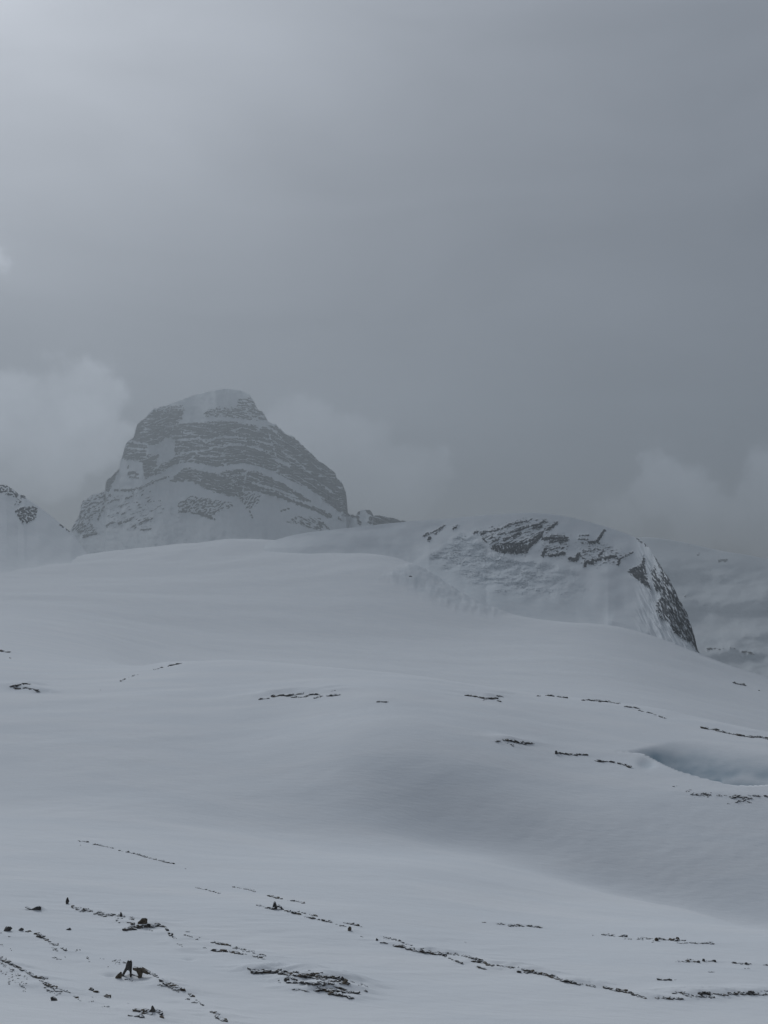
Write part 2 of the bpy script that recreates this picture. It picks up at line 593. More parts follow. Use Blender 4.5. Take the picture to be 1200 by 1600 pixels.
# the crest of the mound reads as a clean edge against the glacier
crl = [(170, 1078), (230, 1052), (280, 1038), (360, 1040), (440, 1046), (540, 1055), (660, 1064), (760, 1080), (860, 1092), (960, 1102), (1050, 1122), (1120, 1142), (1200, 1157), (1300, 1176)]
crw = []
for p in crl:
    i0 = int(np.argmin(np.abs(TH - math.atan((p[0] - 600) / F))))
    ok = (RS > 130) & (RS < 340)
    crw.append((p[0], float(RS[ok][np.argmin(ROWb[ok, i0])])))
crr = np.interp(PXb, [c[0] for c in crw], blur(np.array([[c[1] for c in crw]]), 1.0, 1)[0])
amp = sstep(150, 260, PXb) * (1 - sstep(1200, 1330, PXb))
dcr = (RR - crr)
Z += np.where(front & (RR > 110) & (RR < 420), amp * 0.9 * np.exp(-(dcr / np.where(dcr < 0, 30.0, 16.0)) ** 2), 0)
Z -= np.where(front & (RR > 110) & (RR < 700), amp * 1.3 * sstep(5, 60, dcr) * (1 - sstep(150, 380, dcr)), 0)

# second, softer brow in front of the crest of the mound
def world_line(pl):
    return [(h[0], h[1]) for h in (pixel_hit(*p) for p in pl) if h]


lw = front & (RR > 60) & (RR < 420)
d = seg_dist(XX[lw], YY[lw], world_line([(300, 1102), (420, 1092), (520, 1089), (640, 1096), (700, 1110)]))
Z[lw] += 0.55 * np.exp(-(d / 13.0) ** 2) * sstep(290, 430, PXb[lw]) * (1 - sstep(560, 700, PXb[lw]))
# the gully between the near slope and the mound
gl = [(520, 1190), (600, 1240), (690, 1277), (800, 1310), (900, 1345), (1060, 1390), (1200, 1418), (1320, 1442), (1450, 1468)]
d = seg_dist(XX[lw], YY[lw], world_line(gl))
Z[lw] -= (1.25 + 0.25 * sstep(850, 1150, PXb[lw])) * np.exp(-(d / 6.0) ** 2) * sstep(520, 720, PXb[lw])

# avalanche debris spread on the glacier below the ridge
fan = [(592, 905), (612, 892), (640, 878), (680, 862), (740, 860), (800, 960), (760, 964), (690, 948), (650, 930), (620, 912)]
fm = front & (RR > 1000) & (RR < 1450) & (PXb > 560) & (PXb < 840)
fsd = poly_sd(PXb[fm], ROWb[fm], fan) + 4.0 * fbm(PXb[fm] / 12, ROWb[fm] / 8, 3)
fw = sstep(5, -14, fsd)
Z[fm] += fw * (2.2 + 1.3 * np.abs(fbm(XX[fm] / 9.0, YY[fm] / 40.0, 3, 0.5)) + 2.0 * fbm(XX[fm] / 30, YY[fm] / 60, 2))
ICE_SHADE[fm] = np.maximum(ICE_SHADE[fm], 0.32 * fw * (0.7 + 0.5 * fbm(PXb[fm] / 8, ROWb[fm] / 4, 3)))

# ------------------------------------------------------------------ rock outcrops, in photo pixels
# label, [(polyline, stones per 10 px, min px, max px, spread px)], drift height in px
OUT = [
 ('thin line of dark broken stones beside the small pointed stone', [
   ([(113, 1418), (125, 1421), (140, 1423), (160, 1429), (185, 1431), (210, 1436)], 7, 2.5, 8, 1.6),
   ([(145, 1427), (165, 1432)], 4, 2, 6, 1), ([(172, 1435), (192, 1436)], 3, 2, 6, 1.5), ([(180, 1440), (190, 1441)], 2, 2, 5, 1)], 2),
 ('dark slabs fanning out under the rounded grey boulder', [
   ([(196, 1453), (222, 1449)], 6, 7, 16, .8), ([(228, 1448), (247, 1446)], 6, 7, 14, .8), ([(200, 1442), (216, 1444)], 5, 3, 9, 1.5),
   ([(247, 1446), (258, 1449), (262, 1455)], 7, 3, 10, .5), ([(265, 1460), (275, 1467)], 6, 3, 11, .5), ([(276, 1473), (286, 1480)], 3, 2, 5, 1),
   ([(234, 1454), (242, 1456)], 3, 2, 5, 1), ([(220, 1446), (224, 1452)], 6, 4, 10, 1)], 3),
 ('string of dark slabs stepping down the slope at the picture edge', [
   ([(0, 1458), (8, 1461), (15, 1464)], 6, 2, 7, .5), ([(42, 1456), (49, 1456)], 4, 3, 8, .5), ([(56, 1459), (68, 1466)], 5, 8, 13, .3),
   ([(69, 1467), (78, 1472)], 5, 6, 10, .3), ([(79, 1475), (89, 1477)], 7, 4, 10, .8), ([(82, 1483), (92, 1486)], 5, 2, 6, 2),
   ([(96, 1482), (105, 1486)], 6, 4, 10, .6), ([(118, 1486), (126, 1484)], 4, 3, 7, .5), ([(135, 1494), (140, 1503)], 4, 2, 5, 1),
   ([(74, 1494), (95, 1500)], 3, 2, 6, .6), ([(2, 1475), (5, 1478)], 4, 2, 5, 1), ([(14, 1480), (18, 1485)], 2, 2, 4, 1), ([(100, 1494), (106, 1500)], 2, 2, 3, 2)], 2),
 ('long dark stone ledge crossing the bottom corner of the snow', [
   ([(-14, 1491), (0, 1498), (13, 1504), (25, 1511)], 8, 4, 14, .5), ([(22, 1509), (42, 1519), (58, 1528), (72, 1530)], 8, 3, 9, 1),
   ([(63, 1532), (75, 1540), (92, 1547)], 8, 4, 11, 1), ([(92, 1548), (108, 1550), (125, 1564)], 7, 2.5, 8, .6), ([(0, 1503), (12, 1511)], 8, 2, 6, 2),
   ([(0, 1517), (20, 1530), (45, 1540)], 4, 1.5, 5, 5), ([(15, 1515), (42, 1530)], 4, 1.5, 5, 3), ([(13, 1535), (18, 1542)], 3, 2, 5, 1),
   ([(30, 1538), (37, 1543)], 6, 3, 8, .5), ([(36, 1548), (43, 1550)], 3, 2, 6, .5), ([(70, 1546), (95, 1552)], 4, 2, 6, 1.5), ([(-20, 1510), (5, 1520)], 4, 2, 5, 4)], 3),
 ('two short dark slabs with a few crumbs below them', [
   ([(141, 1547), (154, 1551)], 6, 4, 11, .4), ([(162, 1556), (172, 1559)], 6, 4, 10, .4), ([(139, 1565), (145, 1565)], 3, 2, 5, .4), ([(142, 1557), (145, 1558)], 2, 2, 4, .5),
   ([(160, 1573), (174, 1574)], 2, 2, 5, .4)], 0),
 ('thin broken twigs of stone beside the tall split stone', [
   ([(156, 1497), (163, 1499)], 3, 2, 5, .5), ([(176, 1502), (185, 1500), (196, 1505)], 6, 2, 7, .8), ([(180, 1506), (184, 1501), (189, 1509)], 4, 2, 6, .5),
   ([(194, 1531), (201, 1530), (207, 1534)], 4, 2, 6, .5), ([(167, 1508), (171, 1511)], 2, 2, 4, 1), ([(204, 1522), (216, 1526)], 5, 3, 7, .5)], 0),
 ('dark ledge running down right from the roofed stone', [
   ([(236, 1522), (244, 1525), (252, 1533)], 7, 3, 9, .8), ([(246, 1539), (259, 1541)], 5, 3, 9, .4), ([(252, 1534), (263, 1539), (275, 1544), (286, 1547)], 9, 6, 15, 1),
   ([(268, 1545), (280, 1550)], 5, 3, 8, 1), ([(286, 1547), (290, 1550)], 4, 2, 5, .5), ([(294, 1553), (302, 1558)], 6, 4, 9, .4), ([(289, 1561), (296, 1562)], 5, 3, 7, .6),
   ([(305, 1562), (312, 1566)], 5, 2, 6, .5), ([(301, 1567), (312, 1567), (317, 1572)], 7, 3, 9, .5), ([(331, 1582), (345, 1586)], 5, 5, 11, .3), ([(337, 1588), (352, 1596)], 7, 7, 15, .5)], 3),
 ('flat slabs around the little domed stone at the bottom', [
   ([(205, 1579), (233, 1581)], 6, 6, 16, .3), ([(222, 1583), (235, 1584)], 7, 4, 9, .8), ([(243, 1580), (252, 1583), (253, 1590)], 7, 4, 10, .3),
   ([(202, 1587), (225, 1590)], 5, 5, 12, .2), ([(200, 1568), (203, 1569)], 2, 2, 4, .3)], 2),
 ('two parallel lines of small stones below the pointed split stone', [
   ([(289, 1456), (296, 1456)], 5, 3, 7, .3), ([(288, 1461), (301, 1465)], 4, 3, 7, .3), ([(308, 1468), (314, 1464)], 6, 3, 7, .6), ([(316, 1481), (323, 1482)], 5, 2, 6, .3),
   ([(322, 1473), (335, 1473), (345, 1476), (360, 1478)], 7, 3, 10, .6), ([(360, 1479), (385, 1486), (400, 1487)], 6, 2.5, 7, 1.2), ([(404, 1490), (415, 1494)], 6, 2.5, 7, 1.5),
   ([(333, 1486), (360, 1488), (386, 1492)], 6, 4, 11, .4), ([(394, 1494), (412, 1498)], 6, 2.5, 8, .8)], 2),
 ('broad bed of dark layered rock slabs breaking through the snow', [
   ([(387, 1514), (406, 1517)], 6, 3, 8, .6), ([(394, 1520), (404, 1520), (412, 1516)], 7, 4, 11, .6), ([(404, 1519), (430, 1520), (465, 1525), (488, 1526)], 8, 4, 13, .8),
   ([(434, 1516), (445, 1518), (465, 1520)], 6, 3, 9, .7), ([(470, 1526), (490, 1522), (503, 1520)], 7, 4, 11, .6), ([(478, 1517), (485, 1517)], 3, 3, 6, .3),
   ([(497, 1527), (512, 1527), (530, 1528)], 8, 4, 12, 1), ([(530, 1529), (552, 1535)], 7, 4, 10, .6), ([(558, 1541), (566, 1538), (575, 1543)], 4, 2, 7, .7), ([(568, 1548), (575, 1550)], 5, 2, 6, .5),
   ([(445, 1531), (452, 1527), (465, 1532)], 7, 3, 9, .7), ([(448, 1536), (475, 1537), (497, 1538)], 7, 4, 12, .6), ([(488, 1528), (510, 1532), (545, 1538)], 7, 3, 10, .8),
   ([(497, 1535), (506, 1534)], 6, 3, 7, .6), ([(498, 1541), (502, 1547), (520, 1548)], 6, 3, 9, .6), ([(505, 1540), (512, 1537), (520, 1537)], 8, 5, 11, .5), ([(522, 1541), (535, 1545), (547, 1549)], 7, 4, 10, .6),
   ([(493, 1547), (530, 1549), (558, 1552)], 8, 4, 13, .8), ([(515, 1553), (535, 1556), (550, 1560)], 7, 4, 12, .5), ([(458, 1546), (470, 1546), (480, 1549)], 5, 2.5, 8, .5), ([(434, 1531), (438, 1537)], 3, 2, 5, 1)], 5),
 ('short faint line of stones above the pointed split stone', [
   ([(364, 1386), (380, 1389), (392, 1391), (401, 1394)], 6, 2.5, 8, .4)], 0),
 ('pair of hairline stone edges behind the pointed split stone', [
   ([(419, 1400), (440, 1405)], 5, 3, 9, .2), ([(448, 1407), (462, 1408), (476, 1412)], 5, 3, 8, .2)], 0),
 ('straight thin line of stones linking pointed split stone and small cone', [
   ([(401, 1414), (412, 1417)], 4, 2, 7, .3), ([(416, 1419), (427, 1421)], 7, 4, 9, .3), ([(441, 1421), (455, 1426), (468, 1429)], 7, 3, 10, .4), ([(464, 1424), (495, 1432)], 4, 3, 9, .2),
   ([(475, 1432), (500, 1438), (520, 1442)], 7, 3, 9, .4), ([(524, 1444), (528, 1444)], 4, 2, 5, .4), ([(530, 1446), (540, 1448)], 6, 2.5, 7, .6), ([(536, 1442), (552, 1445), (567, 1449)], 4, 3, 9, .2), ([(563, 1463), (571, 1465)], 3, 2, 5, .3)], 1),
 ('long ragged stone ledge slanting across the middle foreground', [
   ([(598, 1465), (612, 1467), (630, 1473)], 6, 2.5, 7, 1), ([(630, 1474), (648, 1479)], 3, 2, 6, .8), ([(593, 1472), (606, 1475)], 4, 2.5, 7, .4), ([(615, 1478), (628, 1480), (642, 1483), (654, 1487)], 8, 3, 10, .5),
   ([(654, 1487), (670, 1489), (690, 1491)], 9, 4, 12, .8), ([(657, 1483), (672, 1487)], 5, 2, 6, .8), ([(690, 1491), (702, 1490), (718, 1492)], 7, 3, 8, 1.5), ([(695, 1494), (712, 1502), (722, 1505)], 5, 2.5, 8, .4),
   ([(718, 1493), (735, 1497), (752, 1501)], 7, 3, 9, .8), ([(738, 1503), (755, 1504), (768, 1510)], 8, 3, 9, .8), ([(742, 1510), (760, 1515)], 6, 3, 9, .5), ([(770, 1508), (785, 1509), (800, 1513)], 5, 2.5, 7, .6)], 3),
 ('thin curving stone ledge trailing off towards the lower right', [
   ([(800, 1512), (812, 1512)], 5, 2.5, 7, .5), ([(809, 1519), (825, 1520)], 6, 3, 8, .6), ([(818, 1516), (840, 1520), (855, 1523)], 8, 3, 9, 1), ([(840, 1521), (858, 1525), (880, 1532), (898, 1537)], 8, 4, 12, .4),
   ([(890, 1532), (898, 1533)], 3, 2, 5, .3), ([(902, 1538), (930, 1541)], 7, 3, 8, 1), ([(938, 1542), (965, 1548), (985, 1552), (1008, 1560)], 7, 3, 10, .4)], 4),
 ('short row of stones alone in the middle of the snow', [
   ([(753, 1441), (763, 1443)], 3, 2, 5, .5), ([(776, 1444), (790, 1445)], 7, 3, 8, .3), ([(795, 1447), (818, 1447)], 7, 3, 9, .7), ([(824, 1447), (847, 1450)], 6, 3, 9, .4), ([(726, 1472), (731, 1473)], 3, 2, 5, .2)], 1),
 ('row of stones with two small round boulders on the right', [
   ([(924, 1461), (928, 1462)], 2, 2, 4, .3), ([(942, 1461), (960, 1463), (980, 1464)], 6, 3, 10, .4), ([(975, 1467), (986, 1468)], 5, 3, 7, .3), ([(995, 1467), (1008, 1466), (1022, 1470)], 7, 2, 6, 1.8),
   ([(1008, 1471), (1022, 1472)], 6, 3, 8, .4), ([(1028, 1468), (1055, 1470), (1074, 1470)], 6, 3, 10, .4), ([(1058, 1474), (1074, 1474)], 6, 2.5, 7, .6), ([(1078, 1473), (1095, 1474), (1115, 1475)], 7, 2.5, 8, .6)], 1),
 ('small flat row of stones holding three dark lumps', [
   ([(1055, 1503), (1075, 1503), (1094, 1503)], 5, 3, 9, .3), ([(1072, 1499), (1085, 1501)], 4, 2, 5, .6), ([(1104, 1502), (1119, 1502)], 5, 2.5, 6, .5), ([(1109, 1519), (1117, 1519)], 4, 3, 6, .3)], 1),
 ('tiny stone row near the edge of the snow on the right', [
   ([(1145, 1505), (1160, 1506), (1176, 1507)], 6, 2.5, 7, .5), ([(1158, 1515), (1172, 1513)], 3, 2, 5, .6), ([(1193, 1508), (1202, 1509)], 6, 3, 6, .3)], 1),
 ('faint short stone edge above the lower right ledge', [
   ([(1028, 1531), (1047, 1532)], 5, 3, 9, .2), ([(1052, 1531), (1056, 1531)], 4, 2, 5, .3)], 0),
 ('ragged stone ledge along the lower right with dark lumps', [
   ([(1026, 1559), (1045, 1560), (1068, 1561)], 7, 3, 10, .6), ([(1052, 1551), (1066, 1551), (1078, 1555)], 7, 2.5, 8, 1.2), ([(1072, 1556), (1095, 1557), (1115, 1559)], 7, 3, 8, 1), ([(1084, 1552), (1115, 1553)], 7, 3, 9, 1),
   ([(1115, 1552), (1130, 1555), (1137, 1554)], 7, 3, 9, .5), ([(1137, 1553), (1155, 1553), (1175, 1552)], 8, 3, 10, .9), ([(1175, 1553), (1200, 1555), (1230, 1560)], 6, 2.5, 8, 1), ([(1188, 1548), (1202, 1549)], 4, 2, 6, .4)], 4),
 ('long straight dotted line of stones alone on the left slope', [
   ([(121, 1314), (140, 1317)], 5, 2, 6, .4), ([(143, 1319), (160, 1322), (178, 1326)], 5, 2.5, 7, .4), ([(186, 1329), (205, 1333), (225, 1338)], 7, 2.5, 8, .4), ([(226, 1339), (250, 1345), (276, 1351)], 7, 2.5, 8, .4), ([(288, 1357), (291, 1358)], 6, 2, 4, .3), ([(122, 1320), (127, 1321)], 2, 2, 4, .2)], 0),
 ('very faint thin stone edge just below the dotted line', [
   ([(305, 1387), (320, 1390), (345, 1397)], 4, 2.5, 7, .2)], 0),
 ('lone snow-topped rock hump at the far left of the mound', [
   ([(15, 1073), (25, 1072), (35, 1069), (48, 1069)], 8, 3, 9, .6), ([(24, 1076), (40, 1075), (52, 1077), (59, 1080)], 8, 3, 10, .6)], 7),
 ('dark sliver of rock touching the picture edge far left', [([(-8, 1018), (0, 1018), (15, 1019)], 6, 3, 10, .4), ([(10, 1028), (18, 1029)], 2, 2, 4, .3)], 1),
 ('stones peeking out along the rising left end of the crest', [
   ([(155, 1079), (158, 1078)], 3, 2, 3, .3), ([(188, 1065), (200, 1059), (218, 1053)], 4, 2, 6, .4), ([(240, 1047), (258, 1042), (282, 1037)], 6, 2.5, 8, .5), ([(178, 1104), (184, 1105)], 2, 2, 4, .3)], 0),
 ('largest rock outcrop on the brow of the mound', [
   ([(407, 1093), (422, 1091)], 5, 3, 9, .3), ([(426, 1089), (434, 1087), (446, 1087)], 9, 4, 11, .6), ([(448, 1088), (460, 1086), (474, 1084)], 8, 4, 11, .4), ([(457, 1090), (480, 1089)], 5, 3, 8, .4),
   ([(482, 1086), (495, 1085)], 8, 5, 11, .5), ([(492, 1091), (504, 1088), (500, 1086)], 7, 3, 9, .5), ([(511, 1088), (531, 1086)], 6, 4, 10, .4), ([(514, 1081), (524, 1079)], 3, 2, 6, .3), ([(350, 1097), (358, 1097)], 2, 2, 4, .3)], 3),
 ('tiny isolated rock sliver right of the brow outcrop', [([(588, 1097), (606, 1097)], 8, 4, 9, .3)], 1),
 ('bird-shaped rock outcrop breaking the mound crest', [
   ([(728, 1087), (745, 1089), (758, 1092)], 7, 4, 10, .4), ([(755, 1094), (762, 1092), (775, 1092)], 8, 4, 10, .5), ([(775, 1088), (788, 1089)], 4, 3, 7, .3), ([(776, 1095), (784, 1097)], 7, 3, 7, .4)], 3),
 ('wedge-shaped rock outcrop on the open slope below the crest', [
   ([(775, 1159), (785, 1157), (797, 1157)], 9, 4, 11, .6), ([(797, 1158), (812, 1161), (834, 1162)], 9, 4, 12, .7), ([(793, 1161), (803, 1166)], 5, 2, 6, 1.2)], 3),
 ('short thin stone ledge tailing from a small dark lump', [([(871, 1177), (885, 1179), (915, 1180)], 8, 3, 10, .4)], 1),
 ('thin slanting stone ledge left of the round snow pit', [([(928, 1188), (935, 1190), (950, 1190), (970, 1194), (984, 1199)], 7, 3, 10, .3)], 1),
 ('broken stone edging along the right part of the crest', [
   ([(840, 1088), (856, 1087)], 3, 2, 7, .2), ([(857, 1087), (885, 1091)], 6, 3, 9, .3), ([(911, 1094), (930, 1095), (950, 1097), (968, 1100)], 9, 3, 9, .6), ([(975, 1104), (998, 1107)], 6, 3, 9, .3), ([(998, 1110), (1018, 1115), (1040, 1123)], 5, 2.5, 8, .3)], 1),
 ('stone edging on the crest above the blue wind scoop', [([(1098, 1138), (1120, 1141)], 8, 3, 10, .5), ([(1120, 1142), (1142, 1147), (1152, 1149), (1172, 1152)], 7, 3, 10, .4), ([(1172, 1152), (1185, 1152), (1205, 1156), (1225, 1161)], 9, 3, 10, .5)], 1),
 ('loose scatter of dark rubble below the blue wind scoop', [
   ([(1051, 1229), (1058, 1228)], 5, 2, 6, .3), ([(1072, 1237), (1080, 1233)], 5, 2, 7, 1), ([(1078, 1242), (1095, 1241), (1112, 1243)], 7, 2, 7, 2.2), ([(1098, 1240), (1106, 1241)], 8, 3, 8, 1), ([(1120, 1243), (1136, 1243)], 4, 2, 5, .8),
   ([(1140, 1246), (1155, 1245), (1175, 1248)], 7, 3, 9, 1), ([(1147, 1254), (1160, 1250), (1172, 1248)], 7, 2.5, 8, .6), ([(1165, 1252), (1175, 1255)], 4, 2, 6, .5), ([(1136, 1256), (1142, 1255)], 3, 2, 5, .3), ([(1170, 1243), (1200, 1245)], 5, 2.5, 8, .4)], 1),
 ('small rock fin on the far snow edge below the buttress', [([(1147, 1055), (1164, 1058)], 7, 4, 10, .3), ([(1186, 1066), (1194, 1067)], 2, 2, 5, .2)], 0),
]

# lumps that stand clear as single stones: label, centre px, base row, width px, height px, kind
STONES = [
 ('small dark pointed stone standing alone, topmost on the left', 105.5, 1412, 9, 12, 'spike', 0),
 ('rounded grey-brown boulder topping the slab heap', 223.5, 1445, 17, 12, 'block', 1),
 ('little black cone in the line beside the boulder', 189, 1432, 9, 8, 'cone', 0),
 ('blunt dark stone at the head of the left slab string', 12.5, 1454.5, 14, 7.5, 'block', 0),
 ('snow-dusted grey stone second in the left slab string', 33, 1454, 13, 6, 'cone', 2),
 ('single tilted dark slab below the bottom corner ledge', 86, 1563, 17, 6, 'slab', 0),
 ('square dark block leaning at the foot of the tall split stone', 185.5, 1528, 12, 11, 'block', 1),
 ('small dark domed stone lowest in the picture', 239, 1581, 9, 11, 'dome', 0),
 ('dark cone-shaped stone at the right end of the straight line', 546.5, 1454, 12, 8, 'cone', 1),
 ('tiny dark knob at the head of the slanting ledge', 589, 1469.5, 5, 5, 'block', 0),
 ('left round boulder of the two in the right stone row', 1025.5, 1470, 8, 6.5, 'block', 1),
 ('snow-capped right boulder of the two in the right stone row', 1059, 1469, 9, 6, 'dome', 1),
 ('left black lump on the lower right ledge', 1093.5, 1554, 10, 5, 'block', 0),
 ('right black lump on the lower right ledge', 1107.5, 1554.5, 10, 4.5, 'block', 0),
 ('small black lump on the mound at the head of a thin ledge', 869, 1178, 6, 6, 'block', 0),
 ('upright dark knob on the slab bed, toward its right end', 535, 1532, 7, 8, 'block', 0),
 ('low dark block at the left of the slab bed', 408.5, 1520, 10, 5, 'block', 0),
 ('dark hooked block inside the slab bed', 448, 1533, 10, 6, 'block', 0),
 ('lone dark rock resting on the avalanche debris', None, None, 0, 0, 'far', 0),
 ('little dark lump, first of three on the small flat row', 1091, 1504, 6, 4, 'block', 0),
 ('little dark lump, middle of three on the small flat row', 1099.5, 1502, 6, 4.5, 'block', 0),
 ('little dark lump, last of three on the small flat row', 1117.5, 1503, 5, 3.5, 'block', 0),
 ('dark bead on the tiny stone row by the right edge', 1165.5, 1507, 6, 4, 'block', 0),
]

# snow drifted against the ledges: low swells that follow the polylines
for (label, lines, drift) in OUT:
    if drift <= 0:
        continue
    allp = [p for l in lines for p in l[0]]
    x0, x1 = min(p[0] for p in allp) - 60, max(p[0] for p in allp) + 60
    y0, y1 = min(p[1] for p in allp) - 50, max(p[1] for p in allp) + 50
    mk = front & (PXb > x0) & (PXb < x1) & (ROWb > y0) & (ROWb < y1) & (RR < 330) & (RR > 20)
    if not mk.any():
        continue
    hit = pixel_hit(*allp[0])
    for (pl, dens, a, b, sp) in lines:
        if abs(pl[-1][0] - pl[0][0]) < 9:
            continue
        W3 = [pixel_hit(*p) for p in pl]
        W3 = [w for w in W3 if w]
        if len(W3) < 2:
            continue
        sc1 = W3[0][1] / F
        d = seg_dist(XX[mk], YY[mk], [(w[0], w[1]) for w in W3])
        wd = max(9 * sc1, 0.25) * 1.6
        # swell whose near side is steeper than its lee
        off = seg_side(XX[mk], YY[mk], [(w[0], w[1]) for w in W3])
        ww = np.where(off < 0, 0.8 * wd, 1.7 * wd)
        Z[mk] += 0.8 * drift * sc1 * np.exp(-(d / ww) ** 2)
    del hit

# snow banked against the foot of each single stone
for (label, px, row, w, h, kind, mi) in STONES:
    if px is None:
        continue
    hh_ = pixel_hit(px, row)
    k_ = hh_[1] / F
    g_ = np.exp(-(((XX - hh_[0] - 0.35 * w * k_) / (0.75 * w * k_)) ** 2 + ((YY - hh_[1] + 0.3 * w * k_) / (1.1 * w * k_)) ** 2))
    Z += np.where(front & (RR < 200), 0.22 * h * k_ * g_, 0)
# drifts and hollows at the tall split stone
for (px, row, sx, sy, hpx) in [(203, 1524, 7, 3.0, 5), (174, 1521, 11, 5, -8), (218, 1524, 6, 3, 5), (62, 1422, 8, 2.2, 7), (296, 1497, 9, 4, -4), (430, 1420, 12, 3, 2.5), (240, 1585, 12, 4, 3)]:
    h = pixel_hit(px, row)
    k = h[1] / F
    g = np.exp(-(((XX - h[0]) / (sx * k)) ** 2 + ((YY - h[1]) / (sy * k * 3.0)) ** 2))
    Z += np.where(front & (RR < 120), hpx * k * g * 0.8, 0)

terrain = grid_mesh('snow_ground', XX, YY, Z, M_SNOW, {'ice': ICE_SHADE}, wrap=True, flip=True)
terrain['kind'] = 'structure'
terrain['label'] = 'wind-packed snow slope, mound and glacier'


def ground_z(x, y):
    th = math.atan2(x, y)
    r = math.hypot(x, y)
    i = np.searchsorted(RS, r) - 1
    j = np.searchsorted(TH, th) - 1
    i = min(max(i, 0), len(RS) - 2)
    j = min(max(j, 0), len(TH) - 2)
    a = (r - RS[i]) / (RS[i + 1] - RS[i])
    b = (th - TH[j]) / (TH[j + 1] - TH[j])
    return float((Z[i, j] * (1 - b) + Z[i, j + 1] * b) * (1 - a) + (Z[i + 1, j] * (1 - b) + Z[i + 1, j + 1] * b) * a)


def ground_zv(x, y):
    th = np.arctan2(x, y)
    r = np.hypot(x, y)
    i = np.clip(np.searchsorted(RS, r) - 1, 0, len(RS) - 2)
    j = np.clip(np.searchsorted(TH, th) - 1, 0, len(TH) - 2)
    a = np.clip((r - RS[i]) / (RS[i + 1] - RS[i]), 0, 1)
    b = np.clip((th - TH[j]) / (TH[j + 1] - TH[j]), 0, 1)
    return (Z[i, j] * (1 - b) + Z[i, j + 1] * b) * (1 - a) + (Z[i + 1, j] * (1 - b) + Z[i + 1, j + 1] * b) * a


def ground_hit(px, row):
    """point of the finished snow surface seen through a photo pixel"""
    for _try in range(12):
        u, sl = ut(px, row)
        u, sl = float(u), float(sl)
        dz = YS * sl - ground_zv(u * YS, YS)
        i = int(np.argmax(dz < 0))
        if dz[i] >= 0:
            return None
        y = YS[i] if i == 0 else YS[i - 1] + dz[i - 1] / (dz[i - 1] - dz[i]) * (YS[i] - YS[i - 1])
        # stones along the crest of the mound belong to the mound, not to the glacier beyond it
        if row > 1030 and y > 330 and px > 140 and (px < 300 or px > 700):
            row += 1.2
            continue
        break
    return u * y, y, ground_z(u * y, y)


# ------------------------------------------------------------------ far relief: ridge, peak, side slopes
def rock_field(px, row, polys, strokes, snow_polys, snow_strokes, amp, freq, soft=1.6):
    """0..1 share of bare rock at each point of a face"""
    wob = amp * fbm(px * freq, row * freq, 4, 0.6)
    wob2 = amp * fbm(px * freq + 50, row * freq + 31, 4, 0.6)
    sd = np.full(px.shape, 50.0)
    for p in polys:
        k = 0.0
        if isinstance(p, dict):
            k = p.get('grain', 0)
            bias = p.get('bias', 0)
            ang = p.get('dir', 0)
            pp = p['p']
            d = poly_sd(px, row, pp) + p.get('rag', 1.0) * wob
            ca, sa = math.cos(ang), math.sin(ang)
            a = px * ca + row * sa
            b = -px * sa + row * ca
            d = np.maximum(d, bias + k * fbm(a / p.get('la', 9), b / p.get('lb', 2.5), 3, 0.6))
        else:
            d = poly_sd(px, row, p) + wob
        sd = np.minimum(sd, d)
    for (p, hw) in strokes:
        xs = [q[0] for q in p]
        ys = [q[1] for q in p]
        m = (px > min(xs) - 12) & (px < max(xs) + 12) & (row > min(ys) - 12) & (row < max(ys) + 12)
        if m.any():
            sd[m] = np.minimum(sd[m], seg_dist(px[m], row[m], p) - hw + 1.0 * wob2[m] * min(1, 0.45 + hw / 3))
    for p in snow_polys:
        sd = np.maximum(sd, -(poly_sd(px, row, p) + wob2))
    for (p, hw) in snow_strokes:
        sd = np.maximum(sd, -(seg_dist(px, row, p) - hw + 0.8 * wob))
    return np.clip(0.5 - sd / (2 * soft), 0, 1)


def crest_face(name, mat, pxs, crest, base, nface, back, mask_fn=None, rough_fn=None, prof=1.0, ice=None, snap=0.0, soft_line=0.0):
    """a slope with depth: a face rising from a foot line to a crest line, then falling away behind"""
    pxs = np.asarray(pxs, float)
    cx = [c[0] for c in crest]
    rc = np.interp(pxs, cx, [c[1] for c in crest])
    yc = np.interp(pxs, cx, [c[2] for c in crest])
    bx = [c[0] for c in base]
    rb = np.interp(pxs, bx, [c[1] for c in base])
    yb = np.interp(pxs, bx, [c[2] for c in base])
    if soft_line:
        rc, rb = [blur(a_[None], soft_line, 1)[0] for a_ in (rc, rb)]
        yc, yb = [blur(a_[None], 16.0, 1)[0] for a_ in (yc, yb)]
    v = np.linspace(0, 1, nface)[:, None]
    ROW = rb + (rc - rb) * v
    PX = np.broadcast_to(pxs, ROW.shape).copy()
    Yd = yb + (yc - yb) * v ** prof
    rock = mask_fn(PX, ROW) if mask_fn else np.zeros_like(ROW)
    if rough_fn is not None:
        Yd = Yd + rough_fn(PX, ROW, v, rock)
    u, s = ut(PX, ROW)
    X, Y_, Z_ = u * Yd, Yd, s * Yd
    if snap:
        fz = ground_zv(X[0], Y_[0]) - Z_[0] - 2.5
        fz = blur(fz[None], 9.0, 1)[0]
        Z_ = Z_ + fz * (1 - sstep(0, snap, v))
    # lee side
    ks = np.array([0.04, 0.12, 0.3, 0.6, 1.0])[:, None]
    Xb = X[-1] * (1 + ks * back[0] / Y_[-1])
    Yb = Y_[-1] + ks * back[0]
    Zb_ = Z_[-1] - back[1] * ks ** 1.35
    ic = ice(PX, ROW) if ice else np.zeros_like(ROW)
    ext = lambda a: np.concatenate([a, np.repeat(a[-1:], 5, 0)])
    return grid_mesh(name, np.concatenate([X, Xb]), np.concatenate([Y_, Yb]), np.concatenate([Z_, Zb_]), mat,
                     {'rock': ext(rock), 'ice': ext(ic)})


